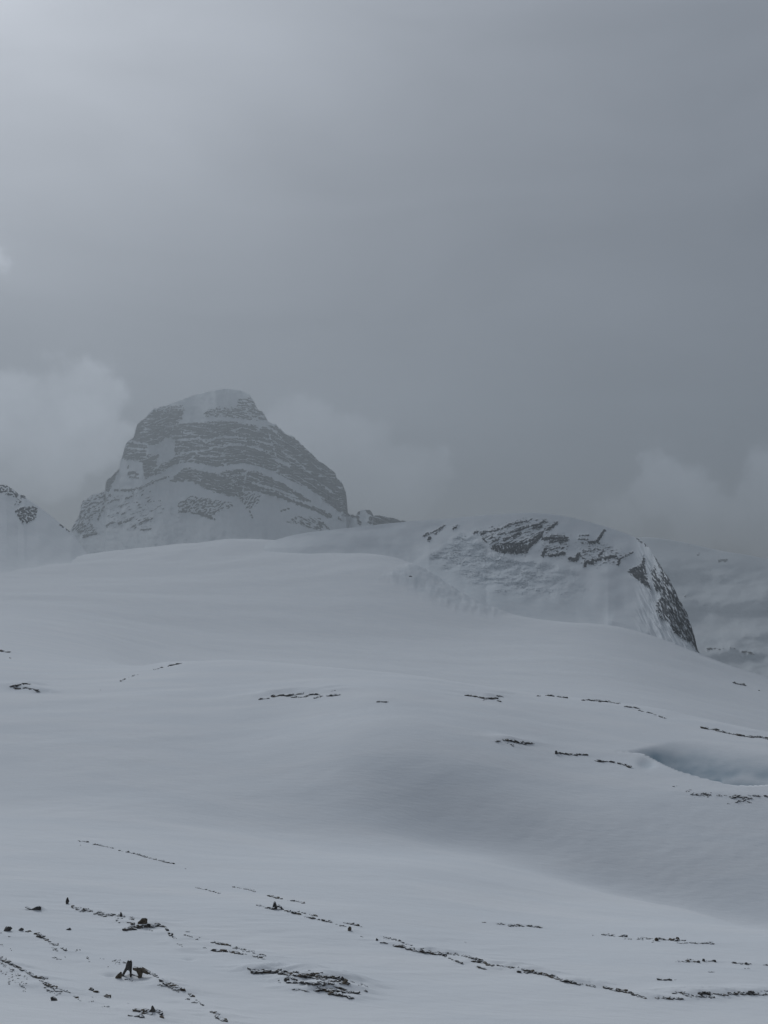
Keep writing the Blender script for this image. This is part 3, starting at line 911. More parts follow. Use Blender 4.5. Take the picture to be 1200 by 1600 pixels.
# --- the broad corniced ridge
RIDGE_CREST = [(405, 852, 1590), (425, 845.5, 1565), (450, 838, 1535), (480, 832, 1510), (510, 828.5, 1497), (540, 825.5, 1490), (570, 822.5, 1486), (600, 818.5, 1482), (640, 814.5, 1478), (700, 810, 1465), (760, 804.5, 1440), (800, 802, 1425), (830, 801, 1412), (860, 803, 1275),
               (890, 808, 1265), (920, 815, 1255), (950, 824, 1245), (980, 834, 1230), (1000, 843, 1220), (1012, 853, 1210), (1022, 868, 1195), (1032, 884, 1185), (1045, 905, 1170), (1056, 926, 1160), (1066, 944, 1150),
               (1074, 957, 1140), (1077, 971, 1132), (1084, 990, 1122), (1090, 1017, 1105), (1100, 1025, 1095), (1112, 1033, 1085), (1116, 1046, 1075)]
RIDGE_CREST = [(a, b, c + (130 * float(1 - sstep(1000, 1060, a)) if a > 840 else 0)) for (a, b, c) in RIDGE_CREST]
_bx = np.arange(1014, 1094, 3.0)
_br = np.interp(_bx, [c[0] for c in RIDGE_CREST], [c[1] for c in RIDGE_CREST]) + 3.2 * fbm(_bx / 7.0, _bx * 0 + 3.3, 3, 0.7)
_by = np.interp(_bx, [c[0] for c in RIDGE_CREST], [c[2] for c in RIDGE_CREST])
RIDGE_CREST = [c for c in RIDGE_CREST if c[0] < 1013] + [(float(a), float(b), float(c)) for a, b, c in zip(_bx, _br, _by)] + [c for c in RIDGE_CREST if c[0] > 1094]
RIDGE_FOOT = [(405, 862, 1500), (425, 862, 1470), (450, 864, 1440), (480, 866, 1420), (510, 867, 1405), (540, 867, 1400), (570, 867, 1396), (600, 868, 1392), (640, 875, 1360), (670, 890, 1305), (700, 920, 1235), (725, 942, 1190), (760, 965, 1150), (830, 971, 1135), (900, 972, 1125), (950, 966, 1115), (1000, 984, 1095),
              (1040, 1006, 1080), (1080, 1027, 1070), (1112, 1044, 1062), (1116, 1048, 1060)]
R_STROKES = [([(663, 837), (668, 834)], 1.8), ([(670, 843), (671, 840)], 2.2), ([(673, 833), (680, 830), (695, 821)], 1.1), ([(680, 834), (690, 826)], .9), ([(708, 826), (714, 822)], 1.6),
 ([(740, 833), (746, 831)], 1.6), ([(752, 833), (760, 831)], 1.6), ([(764, 831), (785, 826), (795, 820), (822, 814)], 1.3), ([(797, 832), (812, 828), (826, 822)], 1.3), ([(802, 838), (812, 833)], 2.2), ([(770, 845), (780, 843)], 1.4), ([(788, 844), (796, 840)], 1.8),
 ([(832, 822), (845, 818), (852, 814)], 1.8), ([(833, 826), (845, 823)], 1.5), ([(855, 828), (862, 823), (870, 817)], 2.2), ([(785, 850), (805, 850), (820, 848), (832, 843), (848, 832)], 1.8),
 ([(822, 860), (828, 852), (838, 844), (845, 836)], 3), ([(848, 842), (862, 841), (885, 841)], 2.5), ([(860, 846), (880, 844)], 1.5), ([(860, 837), (880, 837)], .8), ([(875, 847), (886, 844)], 2), ([(848, 868), (852, 858)], 2.4), ([(858, 868), (870, 867), (882, 864)], 2.2), ([(852, 862), (875, 855)], .9),
 ([(890, 873), (900, 875), (904, 866)], 2.8), ([(904, 843), (918, 843)], 1), ([(905, 837), (919, 836)], .9), ([(920, 848), (933, 846), (938, 839), (944, 829)], 2.2), ([(914, 884), (916, 878), (925, 880), (927, 875)], 2.4), ([(930, 876), (938, 874)], 2), ([(946, 872), (962, 869)], 2.4),
 ([(928, 858), (936, 858)], 1), ([(935, 868), (942, 862)], 1.5), ([(966, 882), (968, 874)], 2), ([(970, 873), (980, 867), (989, 863)], 1.1), ([(914, 861), (926, 861)], .8), ([(1021, 865), (1030, 884)], 1.0), ([(996, 842), (1003, 848)], 1.1), ([(1007, 850), (1010, 853)], 1.0),
 ([(1056, 1028), (1064, 1032)], 1.3), ([(778, 835), (790, 834)], 1.0), ([(755, 842), (760, 846)], 1.4), ([(905, 868), (912, 872)], 1.0)]
R_POLYS = [{'p': [(981, 893), (990, 886), (1000, 884), (1006, 868), (1008, 885), (1012, 905), (1017, 922), (1005, 912), (996, 906)], 'grain': 2.2, 'bias': -1.2, 'dir': 0.9, 'la': 8, 'lb': 2.4},
           {'p': [(768, 852), (790, 850), (815, 850), (824, 853), (822, 865), (800, 866), (780, 863), (769, 859)], 'rag': 1.3, 'grain': 2.6, 'bias': -1.0, 'dir': 1.25, 'la': 8, 'lb': 2.0},
           {'p': [(744, 832), (770, 826), (822, 811), (872, 814), (850, 834), (832, 852), (822, 864), (790, 864), (768, 858), (766, 846)], 'rag': 3.0, 'grain': 2.6, 'bias': 0.85, 'dir': -0.38, 'la': 11, 'lb': 2.0},
           {'p': [(848, 838), (890, 836), (888, 848), (884, 870), (848, 868)], 'rag': 3.0, 'grain': 2.6, 'bias': 1.0, 'dir': -0.15, 'la': 9, 'lb': 2.0},
           {'p': [(900, 846), (940, 846), (975, 866), (966, 880), (910, 884)], 'rag': 3.0, 'grain': 2.6, 'bias': 1.15, 'dir': -0.2, 'la': 8, 'lb': 2.0},
           {'p': [(1018, 890), (1023, 884), (1028, 903), (1033, 878), (1043, 894), (1056, 916), (1066, 936), (1078, 954), (1080, 968), (1087, 985), (1091, 1003), (1094, 1022), (1084, 1012), (1078, 1002), (1068, 1000), (1058, 992), (1050, 985), (1046, 972), (1032, 965), (1026, 950), (1028, 938), (1035, 930), (1022, 920), (1018, 905)],
            'rag': 1.6, 'grain': 2.8, 'bias': -0.6, 'dir': 1.08, 'la': 11, 'lb': 2.6}]
R_SNOWS = [([(1000, 870), (1008, 900)], 0.1), ([(1012, 884), (1016, 905), (1021, 922)], 1.0), ([(1030, 890), (1033, 908), (1040, 918)], 1.1), ([(1040, 930), (1052, 950)], .9), ([(1045, 960), (1060, 985)], .8)]
DEBRIS = [(592, 905), (635, 882), (690, 855), (720, 832), (745, 836), (765, 862), (820, 872), (900, 885), (925, 930), (930, 966), (830, 969), (760, 963), (690, 949), (650, 932)]


def ridge_mask(px, row):
    return rock_field(px, row, R_POLYS, R_STROKES, [], R_SNOWS, 2.1, 0.42, 1.7)


def ridge_rough(px, row, v, rock):
    d = poly_sd(px, row, DEBRIS)
    lump = sstep(6, -8, d) * sstep(0.1, 0.4, v) * (1 - 0.75 * sstep(800, 940, px))
    cell = np.abs(fbm(px / 5.0, row / 2.6, 4, 0.65))
    e = -lump * (1.5 + 1.6 * sstep(-0.2, 0.5, fbm(px / 30, row / 18, 2))) * (cell - 0.25) - lump * 5 * fbm(px / 26, row / 14, 3) + sstep(5, -3, d) * -3.0 * (1 - sstep(700, 860, px))
    e += -rock * (1.5 + 3.0 * np.abs(fbm(px / 4.0, row / 3.0, 4, 0.6)))
    e += 5 * fbm(px / 50, row / 36, 2) * sstep(0, 0.3, v) * (1 - sstep(0.8, 1, v))
    # flutings on the steep end
    butt = sstep(985, 1025, px)
    e += butt * 5 * fbm((px * 0.88 - row * 0.47) / 5.0, (px * 0.47 + row * 0.88) / 40.0, 3)
    # the shallow spur and apron below the buttress
    e += -26 * np.exp(-(seg_dist(px, row, [(958, 960), (985, 972), (1010, 985)]) / 9) ** 2) * 0.3
    return e * np.clip(v * 14, 0, 1) * np.clip((1 - v) * 9, 0.05, 1)


def ridge_ice(px, row):
    return 0.30 * (1 - 0.6 * sstep(740, 900, px)) * sstep(4, -10, poly_sd(px, row, DEBRIS)) * (0.6 + 0.4 * np.clip(fbm(px / 8, row / 4, 3), -1, 1))


ridge = crest_face('snow_ridge', M_RIDGE, np.arange(405, 1116.1, 0.9), RIDGE_CREST, RIDGE_FOOT, 240, (420, 120), ridge_mask, ridge_rough, 0.85, ridge_ice, 0.4, 1.3)
ridge['kind'] = 'structure'
ridge['label'] = 'corniced snow ridge with rock bands, avalanche debris and a rock buttress'

# --- the layered peak
PEAK_SIL = [(96, 846), (104, 834), (112, 824), (124, 806), (127, 786), (146, 772), (164, 768), (166, 752), (186, 734), (189, 718), (198, 690), (208, 684), (214, 664), (224, 654), (240, 640), (252, 634), (276, 628), (300, 618), (320, 613), (340, 609), (356, 607), (376, 610),
            (390, 616), (396, 626), (402, 640), (412, 646), (417, 656), (432, 664), (446, 678), (456, 680), (472, 696), (492, 714), (510, 728), (524, 738), (527, 749), (534, 754), (541, 770), (543, 800), (548, 805), (556, 805), (561, 799), (570, 795), (580, 799), (583, 806), (592, 806),
            (604, 809), (625, 812), (638, 816), (650, 826), (662, 840)]
_px = np.arange(96, 662.5, 2.5)
_pr = np.interp(_px, [p[0] for p in PEAK_SIL], [p[1] for p in PEAK_SIL])
_pr = _pr + 2.2 * fbm(_px / 9.0, _px * 0 + 7.7, 3, 0.65) * (1 - 0.8 * sstep(285, 310, _px) * (1 - sstep(380, 396, _px)))
PEAK_SIL = [(float(a), float(b)) for a, b in zip(_px, _pr)]
P_MAIN = [(226, 653), (240, 641), (288, 641), (283, 655), (282, 661), (338, 655), (400, 662), (432, 665), (446, 679), (456, 681), (524, 739), (528, 750), (536, 756), (546, 772), (546, 803), (530, 800), (517, 788), (500, 775), (480, 762), (455, 752), (440, 744), (420, 735), (400, 729), (380, 724), (360, 727),
          (340, 732), (325, 727), (300, 722), (285, 722), (268, 728), (250, 740), (226, 748), (224, 735), (222, 722), (186, 716), (196, 690), (206, 684), (212, 664)]
P_LOW = [(288, 730), (310, 734), (335, 740), (360, 735), (380, 733), (404, 738), (424, 746), (450, 760), (470, 772), (490, 785), (470, 782), (440, 772), (420, 766), (400, 765), (380, 768), (375, 778), (350, 773), (335, 769), (315, 761), (300, 752), (285, 753), (263, 753), (275, 742)]
P_POLYS = [dict(p=P_MAIN, grain=3.4, bias=-1.6, dir=0.05, la=17, lb=2.4), dict(p=P_LOW, grain=3.0, bias=-1.6, dir=0.25, la=13, lb=2.4),
 dict(p=[(318, 641), (340, 637), (368, 636), (373, 624), (392, 620), (400, 630), (405, 640), (414, 646), (420, 657), (390, 656), (350, 651), (318, 652)], grain=3, bias=-0.4, dir=0.1, la=9, lb=2.2),
 dict(p=[(243, 634), (288, 633), (288, 641), (240, 641)], grain=3, bias=0.0, dir=0, la=12, lb=1.8),
 dict(p=[(275, 785), (300, 775), (330, 780), (360, 785), (368, 790), (345, 798), (335, 806), (318, 808), (300, 800), (280, 800)], grain=2.8, bias=0.0, dir=-0.4, la=6, lb=2.6),
 dict(p=[(448, 816), (465, 806), (500, 810), (518, 828), (490, 829), (470, 820)], grain=2.6, bias=0.0, dir=0.5, la=9, lb=2.5),
 dict(p=[(124, 788), (146, 771), (166, 768), (176, 772), (160, 790), (150, 806), (140, 815), (124, 808)], grain=2.8, bias=0.3, dir=-0.55, la=6, lb=3.0),
 dict(p=[(108, 828), (124, 804), (140, 812), (150, 830), (132, 842), (118, 832)], grain=2.6, bias=0.2, dir=-0.8, la=8, lb=2.4),
 [(164, 753), (186, 733), (180, 748), (170, 768), (164, 768)],
 dict(p=[(160, 770), (230, 762), (260, 790), (230, 830), (170, 825)], grain=2.6, bias=1.3, dir=-0.35, la=9, lb=2.6),
 [(583, 806), (592, 805), (604, 808), (625, 811), (640, 815), (645, 830), (583, 830)],
 dict(p=[(488, 745), (520, 760), (536, 800), (515, 790), (490, 770)], grain=3.0, bias=-0.6, dir=0.7, la=10, lb=2.6),
 dict(p=[(372, 772), (400, 768), (410, 776), (398, 792), (385, 796), (378, 786)], grain=2.8, bias=0.1, dir=-0.7, la=7, lb=2.2)]
P_STROKES = [([(395, 763), (420, 770), (445, 778), (470, 788), (486, 794)], 2.6), ([(489, 794), (502, 800), (516, 807)], 3.2), ([(280, 799), (310, 802), (335, 811)], 1.8), ([(180, 766), (205, 766), (225, 760), (240, 752), (262, 745)], 1.7), ([(183, 780), (170, 785), (160, 795), (153, 812)], 1.2),
 ([(194, 780), (206, 776)], 1.2), ([(201, 741), (208, 738), (215, 741)], 2.2), ([(203, 746), (215, 747)], 1.6), ([(200, 732), (201, 727)], 1.2), ([(218, 818), (236, 811)], 1.8), ([(186, 817), (205, 812)], 1.2), ([(132, 838), (150, 833)], 2.2), ([(225, 828), (236, 826)], 1.2), ([(166, 822), (175, 816)], 1.5),
 ([(560, 800), (559, 812), (563, 820)], 2.2), ([(574, 797), (581, 803), (578, 816)], 2.6), ([(548, 806), (558, 807)], 1.6), ([(530, 810), (534, 813)], 1.8), ([(537, 803), (546, 806)], 2.0), ([(255, 703), (266, 700)], 2.0), ([(254, 700), (252, 712)], 1.5), ([(390, 800), (395, 808)], 1.2), ([(440, 798), (450, 795)], 1.2)]
P_SNOW_POLYS = [[(230, 696), (246, 694), (258, 684), (274, 686), (273, 712), (258, 722), (243, 728), (248, 711), (228, 710)], [(290, 625), (318, 615), (312, 645), (300, 657), (286, 657), (292, 640)]]
P_SNOWS = [([(420, 676), (428, 702), (440, 735)], .6), ([(385, 737), (380, 766)], .8), ([(320, 704), (336, 698), (356, 695), (376, 695), (400, 700), (424, 706)], 1.2), ([(320, 704), (300, 705), (280, 710), (270, 714), (256, 722), (240, 734)], 1.2), ([(280, 686), (296, 688), (310, 684), (322, 691), (332, 686), (346, 682), (368, 683), (384, 685)], 1.5), ([(394, 688), (410, 691), (426, 696)], 1.1),
 ([(282, 660), (300, 659), (336, 656), (360, 655), (380, 659), (400, 663), (416, 666), (432, 674)], 1.7), ([(440, 705), (460, 718), (480, 734)], .9), ([(300, 712), (330, 714), (360, 712)], .7), ([(198, 689), (230, 694)], 1.6), ([(200, 700), (222, 701)], 1.3), ([(284, 676), (300, 677)], 1.2),
 ([(345, 744), (380, 741), (400, 748)], .8), ([(432, 718), (452, 727)], 2.4), ([(268, 733), (300, 726), (338, 733), (360, 728.5), (380, 726.5), (404, 731), (424, 738), (450, 752), (470, 763), (500, 777)], 2.4), ([(395, 755), (430, 764), (462, 776)], 1.8), ([(505, 758), (520, 770)], 1.4), ([(418, 668), (430, 676), (445, 690)], .8)]


def strata(px):
    return np.interp(px, [100, 190, 230, 270, 300, 340, 380, 424, 470, 520, 600, 660], [772, 760, 748, 731, 724, 732, 726, 737, 763, 795, 830, 850])


def peak_mask(px, row):
    m = rock_field(px, row, P_POLYS, P_STROKES, P_SNOW_POLYS, P_SNOWS, 2.0, 0.22, 1.3)
    qz = row - strata(px) + 2.2 * fbm(px / 26, row / 26, 3)
    # thin snow ledges that follow the bedding, fading in and out along the face
    for sp, off, wid, seed in ((8.3, 0.0, 0.20, 3.0), (5.1, 2.0, 0.17, 11.0)):
        fr = ((qz + off) / sp) % 1.0
        gate = fbm(px / 22 + seed, qz / 5.0 + seed, 2)
        w = wid * sstep(-0.15, 0.5, gate)
        m = m * (1 - 0.9 * sstep(w, w * 0.5, fr) * (w > 0.02))
    return m


def peak_rough(px, row, v, rock):
    # steep where rock is bare, lying back where snow holds: add the slope up each column
    rk = blur(rock, 3.0, 1)
    dz = np.diff(row, axis=0, prepend=row[:1]) * -3900.0 / F
    run = np.cumsum(dz * (0.32 * rk + (2.2 + 0.6 * sstep(760, 830, row)) * (1 - rk)), 0)
    run = blur(run, 1.5, 1)
    low = blur(run, 16.0, 1)
    run = low + 0.3 * (run - low)
    e = run - (row[:1] - row) * 3900.0 / F * 0.0
    e += 48 * fbm(px / 40, row / 80, 3, 0.45) + 7 * fbm(px / 9, row / 7, 3) - 5 * rock
    e += 260 * np.minimum(np.abs((px - 330) / 215.0), 1.1) ** 2.2 - 120 * sstep(545, 556, px)
    return e


peak = crest_face('mountain', M_PEAK, np.arange(96, 662.1, 0.85), [(a, b, 3300) for a, b in PEAK_SIL], [(96, 900, 3300), (662, 900, 3300)], 290, (450, 700), peak_mask, peak_rough, 1.0)
peak['kind'] = 'structure'
peak['label'] = 'layered rock peak with snow ledges rising out of the haze'

# --- shoulder on the far left
S_POLYS = [dict(p=[(24, 798), (38, 793), (56, 790), (59, 797), (54, 812), (38, 820), (30, 812)], grain=2.4, bias=-0.3, dir=0.3, la=4, lb=2.6), dict(p=[(-10, 756), (8, 757), (22, 764), (30, 771), (40, 775), (42, 779), (20, 776), (0, 770), (-10, 770)], grain=2.4, bias=-0.2, dir=0.3, la=5, lb=2.4),
           dict(p=[(24, 780), (34, 778), (32, 790), (22, 790)], grain=2.4, bias=0.6, dir=0.3, la=5, lb=2.4)]
S_STROKES = [([(104, 826), (108, 829)], 2.0), ([(94, 820), (99, 823)], 1.4), ([(25, 799), (36, 794)], 1.6)]


def sh_rough(px, row, v, rock):
    e = -6 * rock * (0.6 + np.abs(fbm(px / 3.0, row / 2.5, 3))) + 9 * fbm(px / 50, row / 36, 2)
    return e * np.clip(v * 6, 0, 1) * np.clip((1 - v) * 9, 0.1, 1)


shoulder = crest_face('snow_shoulder', M_RIDGE, np.arange(-330, 135.1, 0.9),
                      [(-330, 640, 1698), (-200, 690, 1738), (-100, 725, 1778), (-40, 745, 1801), (0, 757, 1817), (10, 758, 1817), (22, 766, 1821), (28, 771, 1823), (38, 774, 1826), (42, 779, 1829), (60, 791, 1837), (80, 806, 1845), (100, 823, 1853), (114, 834, 1856), (125, 850, 1856), (135, 864, 1856)],
                      [(-330, 940, 980), (-100, 915, 1100), (0, 903, 1180), (60, 890, 1330), (110, 876, 1520), (135, 869, 1700)], 110, (500, 260),
                      lambda a, b: rock_field(a, b, S_POLYS, S_STROKES, [], [], 1.5, 0.4, 0.9), sh_rough, 0.75, None, 0.7)
shoulder['kind'] = 'structure'
shoulder['label'] = 'snow shoulder with a small rock patch falling from the left edge'

# --- pale slopes across the valley on the right
V_STROKES = [([(1076, 853), (1080, 848)], 1.6), ([(1090, 867), (1094, 865)], 1.6), ([(1124, 875), (1136, 876)], 3), ([(1070, 931), (1074, 929)], 1.5), ([(1105, 1014), (1130, 1014)], 2.2), ([(1140, 1012), (1150, 1014)], 1.6), ([(1160, 1018), (1178, 1022)], 2.2)]


def val_rough(px, row, v, rock):
    e = 90 * fbm(px / 110, row / 50, 3, 0.4) + 10 * fbm(px / 24, row / 12, 3) - 20 * rock
    return e * np.clip(v * 6, 0, 1) * np.clip((1 - v) * 5, 0.1, 1)


slopes = crest_face('far_slope', M_PEAK, np.arange(940, 1700, 1.6),
                    [(940, 850, 4600), (980, 842, 4600), (1010, 838, 4600), (1040, 842, 4600), (1080, 849, 4600), (1105, 856, 4600), (1130, 862, 4550), (1165, 866, 4520), (1200, 874, 4500), (1300, 884, 4400), (1500, 860, 4100), (1700, 850, 3900)],
                    [(940, 1090, 2700), (1200, 1110, 2600), (1700, 1130, 2500)], 150, (350, 250),
                    lambda a, b: rock_field(a, b, [], V_STROKES, [], [], 2.0, 0.25, 2.0) * 0.62, val_rough, 0.8, None, 0.0, 9.0)
slopes['kind'] = 'structure'
slopes['label'] = 'pale far snow slope fading into haze across the valley'

# ------------------------------------------------------------------ stones
def hull_stone(seed, npts=14, sharp=0.5, flat_base=False, cone=0.0):
    """angular stone in a unit box (about -1..1 in x and y, -1..1 in z)"""
    import bmesh
    rg = np.random.default_rng(seed)
    bm = bmesh.new()
    for i in range(npts):
        p = rg.normal(size=3)
        p /= np.linalg.norm(p)
        box = p / np.max(np.abs(p))
        p = p * (1 - sharp) + box * sharp
        p *= rg.uniform(0.82, 1.05)
        if cone:
            k = 1 - cone * (p[2] + 1) * 0.5
            p[0] *= k
            p[1] *= k
        bm.verts.new(p)
    r = bmesh.ops.convex_hull(bm, input=bm.verts)
    bmesh.ops.delete(bm, geom=[g for g in r['geom_interior'] if isinstance(g, bmesh.types.BMVert)], context='VERTS')
    bmesh.ops.recalc_face_normals(bm, faces=bm.faces)
    me = bpy.data.meshes.new('stone')
    bm.to_mesh(me)
    bm.free()
    return me


SLABS = []
for i in range(14):
    me = hull_stone(100 + i, 13, 0.75)
    me.materials.append(M_STONE[(0, 1, 0, 2, 0, 1)[i % 6]])
    SLABS.append(me)
RAW = []
for i in range(20):
    me = hull_stone(300 + i, 9, 0.6)
    v = np.array([q.co[:] for q in me.vertices])
    f = [list(p.vertices) for p in me.polygons]
    RAW.append((v, f))
    bpy.data.meshes.remove(me)


def rot(yaw, pitch, roll):
    cy, sy = math.cos(yaw), math.sin(yaw)
    cp_, sp_ = math.cos(pitch), math.sin(pitch)
    cr_, sr_ = math.cos(roll), math.sin(roll)
    Rz = np.array([[cy, -sy, 0], [sy, cy, 0], [0, 0, 1]])
    Ry = np.array([[cp_, 0, sp_], [0, 1, 0], [-sp_, 0, cp_]])
    Rx = np.array([[1, 0, 0], [0, cr_, -sr_], [0, sr_, cr_]])
    return Rz @ Ry @ Rx


def make_outcrop(label, lines):
    mid = lines[0][0][0]
    o0 = None
    verts, faces = [], []
    slabs = []
    for (pl, dens, smin, smax, spread) in lines:
        pts = np.array(pl, float)
        seg = np.hypot(*(pts[1:] - pts[:-1]).T)
        cum = np.concatenate([[0], np.cumsum(seg)])
        L = cum[-1]
        cnt = max(2, int(dens * L / 10.0 * 1.8))
        W0 = ground_hit(*pl[0])
        W1 = ground_hit(*pl[-1])
        if W0 is None or W1 is None:
            continue
        yaw0 = math.atan2(W1[1] - W0[1], W1[0] - W0[0])
        tilt0 = -math.atan2(W1[2] - W0[2], math.hypot(W1[0] - W0[0], W1[1] - W0[1]))
        hits = [ground_hit(*p) for p in pl]
        if any(h is None for h in hits):
            continue
        for k in range(cnt):
            s = random.uniform(0, L)
            px = float(np.interp(s, cum, pts[:, 0]))
            row = float(np.interp(s, cum, pts[:, 1]))
            # stones thin out in places: gaps along the ledge
            if perlin(np.array([px / 9.0]), np.array([row / 9.0 + dens]))[0] < -0.45 and L > 14:
                continue
            row += random.gauss(0, spread * 0.75)
            px += random.gauss(0, 0.4)
            g = ground_hit(px, row)
            if g is None:
                continue
            k1 = g[1] / F
            t = random.random() ** 1.8
            size = 0.75 * smin + (smax - 0.75 * smin) * t
            size *= 1.12 if row > 1400 else 1.0
            i = int(np.clip(np.searchsorted(cum, s) - 1, 0, len(pts) - 2))
            Wa, Wb = hits[i], hits[i + 1]
            yaw = math.atan2(Wb[1] - Wa[1], Wb[0] - Wa[0]) if size > 4 else yaw0 + random.gauss(0, 0.6)
            yaw += random.gauss(0, 0.12)
            hx = size * k1 * 0.5
            hz = min(size * random.uniform(0.09, 0.21), 2.3 if row > 1400 else 1.9) * k1 + 0.28 * k1
            hy = min(hx * random.uniform(0.5, 0.9), 6 * k1)
            R = rot(yaw, tilt0 + random.gauss(0, 0.07), random.gauss(0, 0.18))
            sink = hz * random.uniform(0.0, 0.75)
            pos = (g[0], g[1], g[2] + hz - sink - 0.35 * hz)
            if o0 is None:
                o0 = np.array(g)
            if size >= 8.5:
                slabs.append((pos, R, (hx, hy, hz)))
            else:
                v, f = RAW[random.randrange(len(RAW))]
                vv = (R @ (v * np.array([hx, hy, hz])).T).T + np.array(pos)
                base = sum(len(a) for a in verts)
                verts.append(vv)
                faces += [[base + q for q in ff] for ff in f]
    root = bpy.data.objects.new('rock_outcrop', None)
    COL.objects.link(root)
    root.location = o0
    root['label'] = label
    root['category'] = 'rock outcrop'
    root['group'] = 'rock outcrops breaking through the snow'
    if verts:
        me = bpy.data.meshes.new('rubble')
        me.from_pydata((np.concatenate(verts) - o0).tolist(), [], faces)
        me.materials.append(M_RUBBLE)
        r = bpy.data.objects.new('rubble', me)
        COL.objects.link(r)
        r.parent = root
        r['kind'] = 'stuff'
    from mathutils import Matrix
    for (pos, R, sc) in slabs:
        s = bpy.data.objects.new('slab', SLABS[random.randrange(len(SLABS))])
        COL.objects.link(s)
        s.parent = root
        M = Matrix(R.tolist()).to_4x4() @ Matrix.Diagonal((*sc, 1.0))
        M.translation = Vector(pos) - Vector(o0)
        s.matrix_local = M
    return root


for (label, lines, drift) in OUT:
    make_outcrop(label, lines)


def tag_stone(o, label):
    o['label'] = label
    o['category'] = 'stone'
    o['group'] = 'single stones standing out of the snow'


def rough_stone(name, seed, sharp, cone, size, mat):
    """a weathered stone: angular hull, bevelled and chipped, about 300 faces"""
    import bmesh
    me = hull_stone(seed, 18, sharp, cone=cone)
    bm = bmesh.new()
    bm.from_mesh(me)
    bpy.data.meshes.remove(me)
    bmesh.ops.bevel(bm, geom=list(bm.edges), offset=0.07, segments=1, affect='EDGES', clamp_overlap=True)
    bmesh.ops.triangulate(bm, faces=bm.faces)
    bmesh.ops.subdivide_edges(bm, edges=[e for e in bm.edges if e.calc_length() > 0.35], cuts=1)
    rg = np.random.default_rng(seed + 5)
    for v in bm.verts:
        v.co += v.co.normalized() * float(rg.normal(0, 0.035))
        v.co.x *= size[0]
        v.co.y *= size[1]
        v.co.z *= size[2]
    bmesh.ops.triangulate(bm, faces=bm.faces)
    m2 = bpy.data.meshes.new(name)
    bm.to_mesh(m2)
    bm.free()
    m2.materials.append(mat)
    return m2


for i, (label, px, row, w, h, kind, mi) in enumerate(STONES):
    if kind == 'far':
        continue
    g = ground_hit(px, row)
    k = g[1] / F
    sharp, cone = {'spike': (0.4, 0.75), 'cone': (0.35, 0.8), 'block': (0.6, 0.25), 'dome': (0.15, 0.45), 'slab': (0.7, 0.1)}[kind]
    hx, hz = w * k * 0.5, h * k * 0.62
    me = rough_stone('stone', 900 + i, sharp, cone, (hx, hx * (0.75 if kind != 'slab' else 0.5), hz), M_STONE[mi])
    o = bpy.data.objects.new('boulder' if w > 12 and kind != 'slab' else 'stone', me)
    COL.objects.link(o)
    o.location = (g[0], g[1], g[2] + hz * 0.5)
    o.rotation_euler = (random.gauss(0, 0.08), 0.42 if kind == 'slab' else random.gauss(0, 0.08), random.uniform(-0.5, 0.5) if kind != 'slab' else -0.3)
    tag_stone(o, label)


def prism(name, outline, k, thick, mat, origin, seed, yaw=0.0):
    """an irregular slab of stone from an outline in pixels (x right, y up), with real thickness and chipped faces"""
    import bmesh
    rg = np.random.default_rng(seed)
    bm = bmesh.new()
    pts = []
    m = len(outline)
    for i in range(m):
        a, b = outline[i], outline[(i + 1) % m]
        for t in (0, 0.5):
            pts.append((a[0] + (b[0] - a[0]) * t + (rg.normal(0, 0.25) if t else 0), a[1] + (b[1] - a[1]) * t + (rg.normal(0, 0.25) if t else 0)))
    layers = []
    for d in (-0.5, -0.3, 0.3, 0.5):
        inset = 0.86 if abs(d) == 0.5 else 1.0
        cx_ = sum(p[0] for p in pts) / len(pts)
        cy_ = sum(p[1] for p in pts) / len(pts)
        layers.append([bm.verts.new((((p[0] - cx_) * inset + cx_) * k, (d + rg.normal(0, 0.05)) * thick, ((p[1] - cy_) * inset + cy_) * k)) for p in pts])
    for la, lb in zip(layers[:-1], layers[1:]):
        for i in range(len(pts)):
            j = (i + 1) % len(pts)
            bm.faces.new((la[i], la[j], lb[j], lb[i]))
    bm.faces.new(layers[0][::-1])
    bm.faces.new(layers[-1])
    bmesh.ops.triangulate(bm, faces=bm.faces)
    bmesh.ops.recalc_face_normals(bm, faces=bm.faces)
    me = bpy.data.meshes.new(name)
    bm.to_mesh(me)
    bm.free()
    me.materials.append(mat)
    o = bpy.data.objects.new(name, me)
    COL.objects.link(o)
    o.location = origin
    o.rotation_euler = (0, 0, yaw)
    return o


# the tall split stone: two legs under one head, snow packed between them
g = ground_hit(199, 1525)
k = g[1] / F
o = prism('stone', [(-9, -4), (-8, 3), (-3, 13), (-1, 21), (1, 24), (5, 24), (7, 20), (6.5, 8), (6.5, -4), (5, -4), (4.5, 6), (3.5, 10), (0, 11), (-3, 6), (-6, 0), (-7, -4)], k, 9 * k, M_STONE[0], g, 41, 0.15)
tag_stone(o, 'tall black split stone standing on two legs, largest upright stone')
# the roofed stone beside it
g = ground_hit(217, 1527)
k = g[1] / F
o = prism('stone', [(-1, -3), (0, 4), (3, 10), (-9, 13), (-9, 15.5), (2, 15.5), (8, 13), (18, 8), (17, 6.5), (9, 9), (6, 8), (4, 3), (3, -3)], k, 10 * k, M_STONE[1], g, 42, -0.1)
tag_stone(o, 'brown stone with a flat overhanging roof right of the split stone')
# the pointed split stone further back
g = ground_hit(430, 1420)
k = g[1] / F
o = prism('stone', [(-4, -3), (-4, 3), (-2.5, 9), (-1, 11.5), (1, 9), (2, 5), (5, 6), (9, 4), (13, -2), (12, -2.5), (8, 2.5), (4, 3.5), (1, -3)], k, 7 * k, M_STONE[2], g, 43, 0.1)
tag_stone(o, 'pointed split stone with a snowy shoulder, alone mid slope')
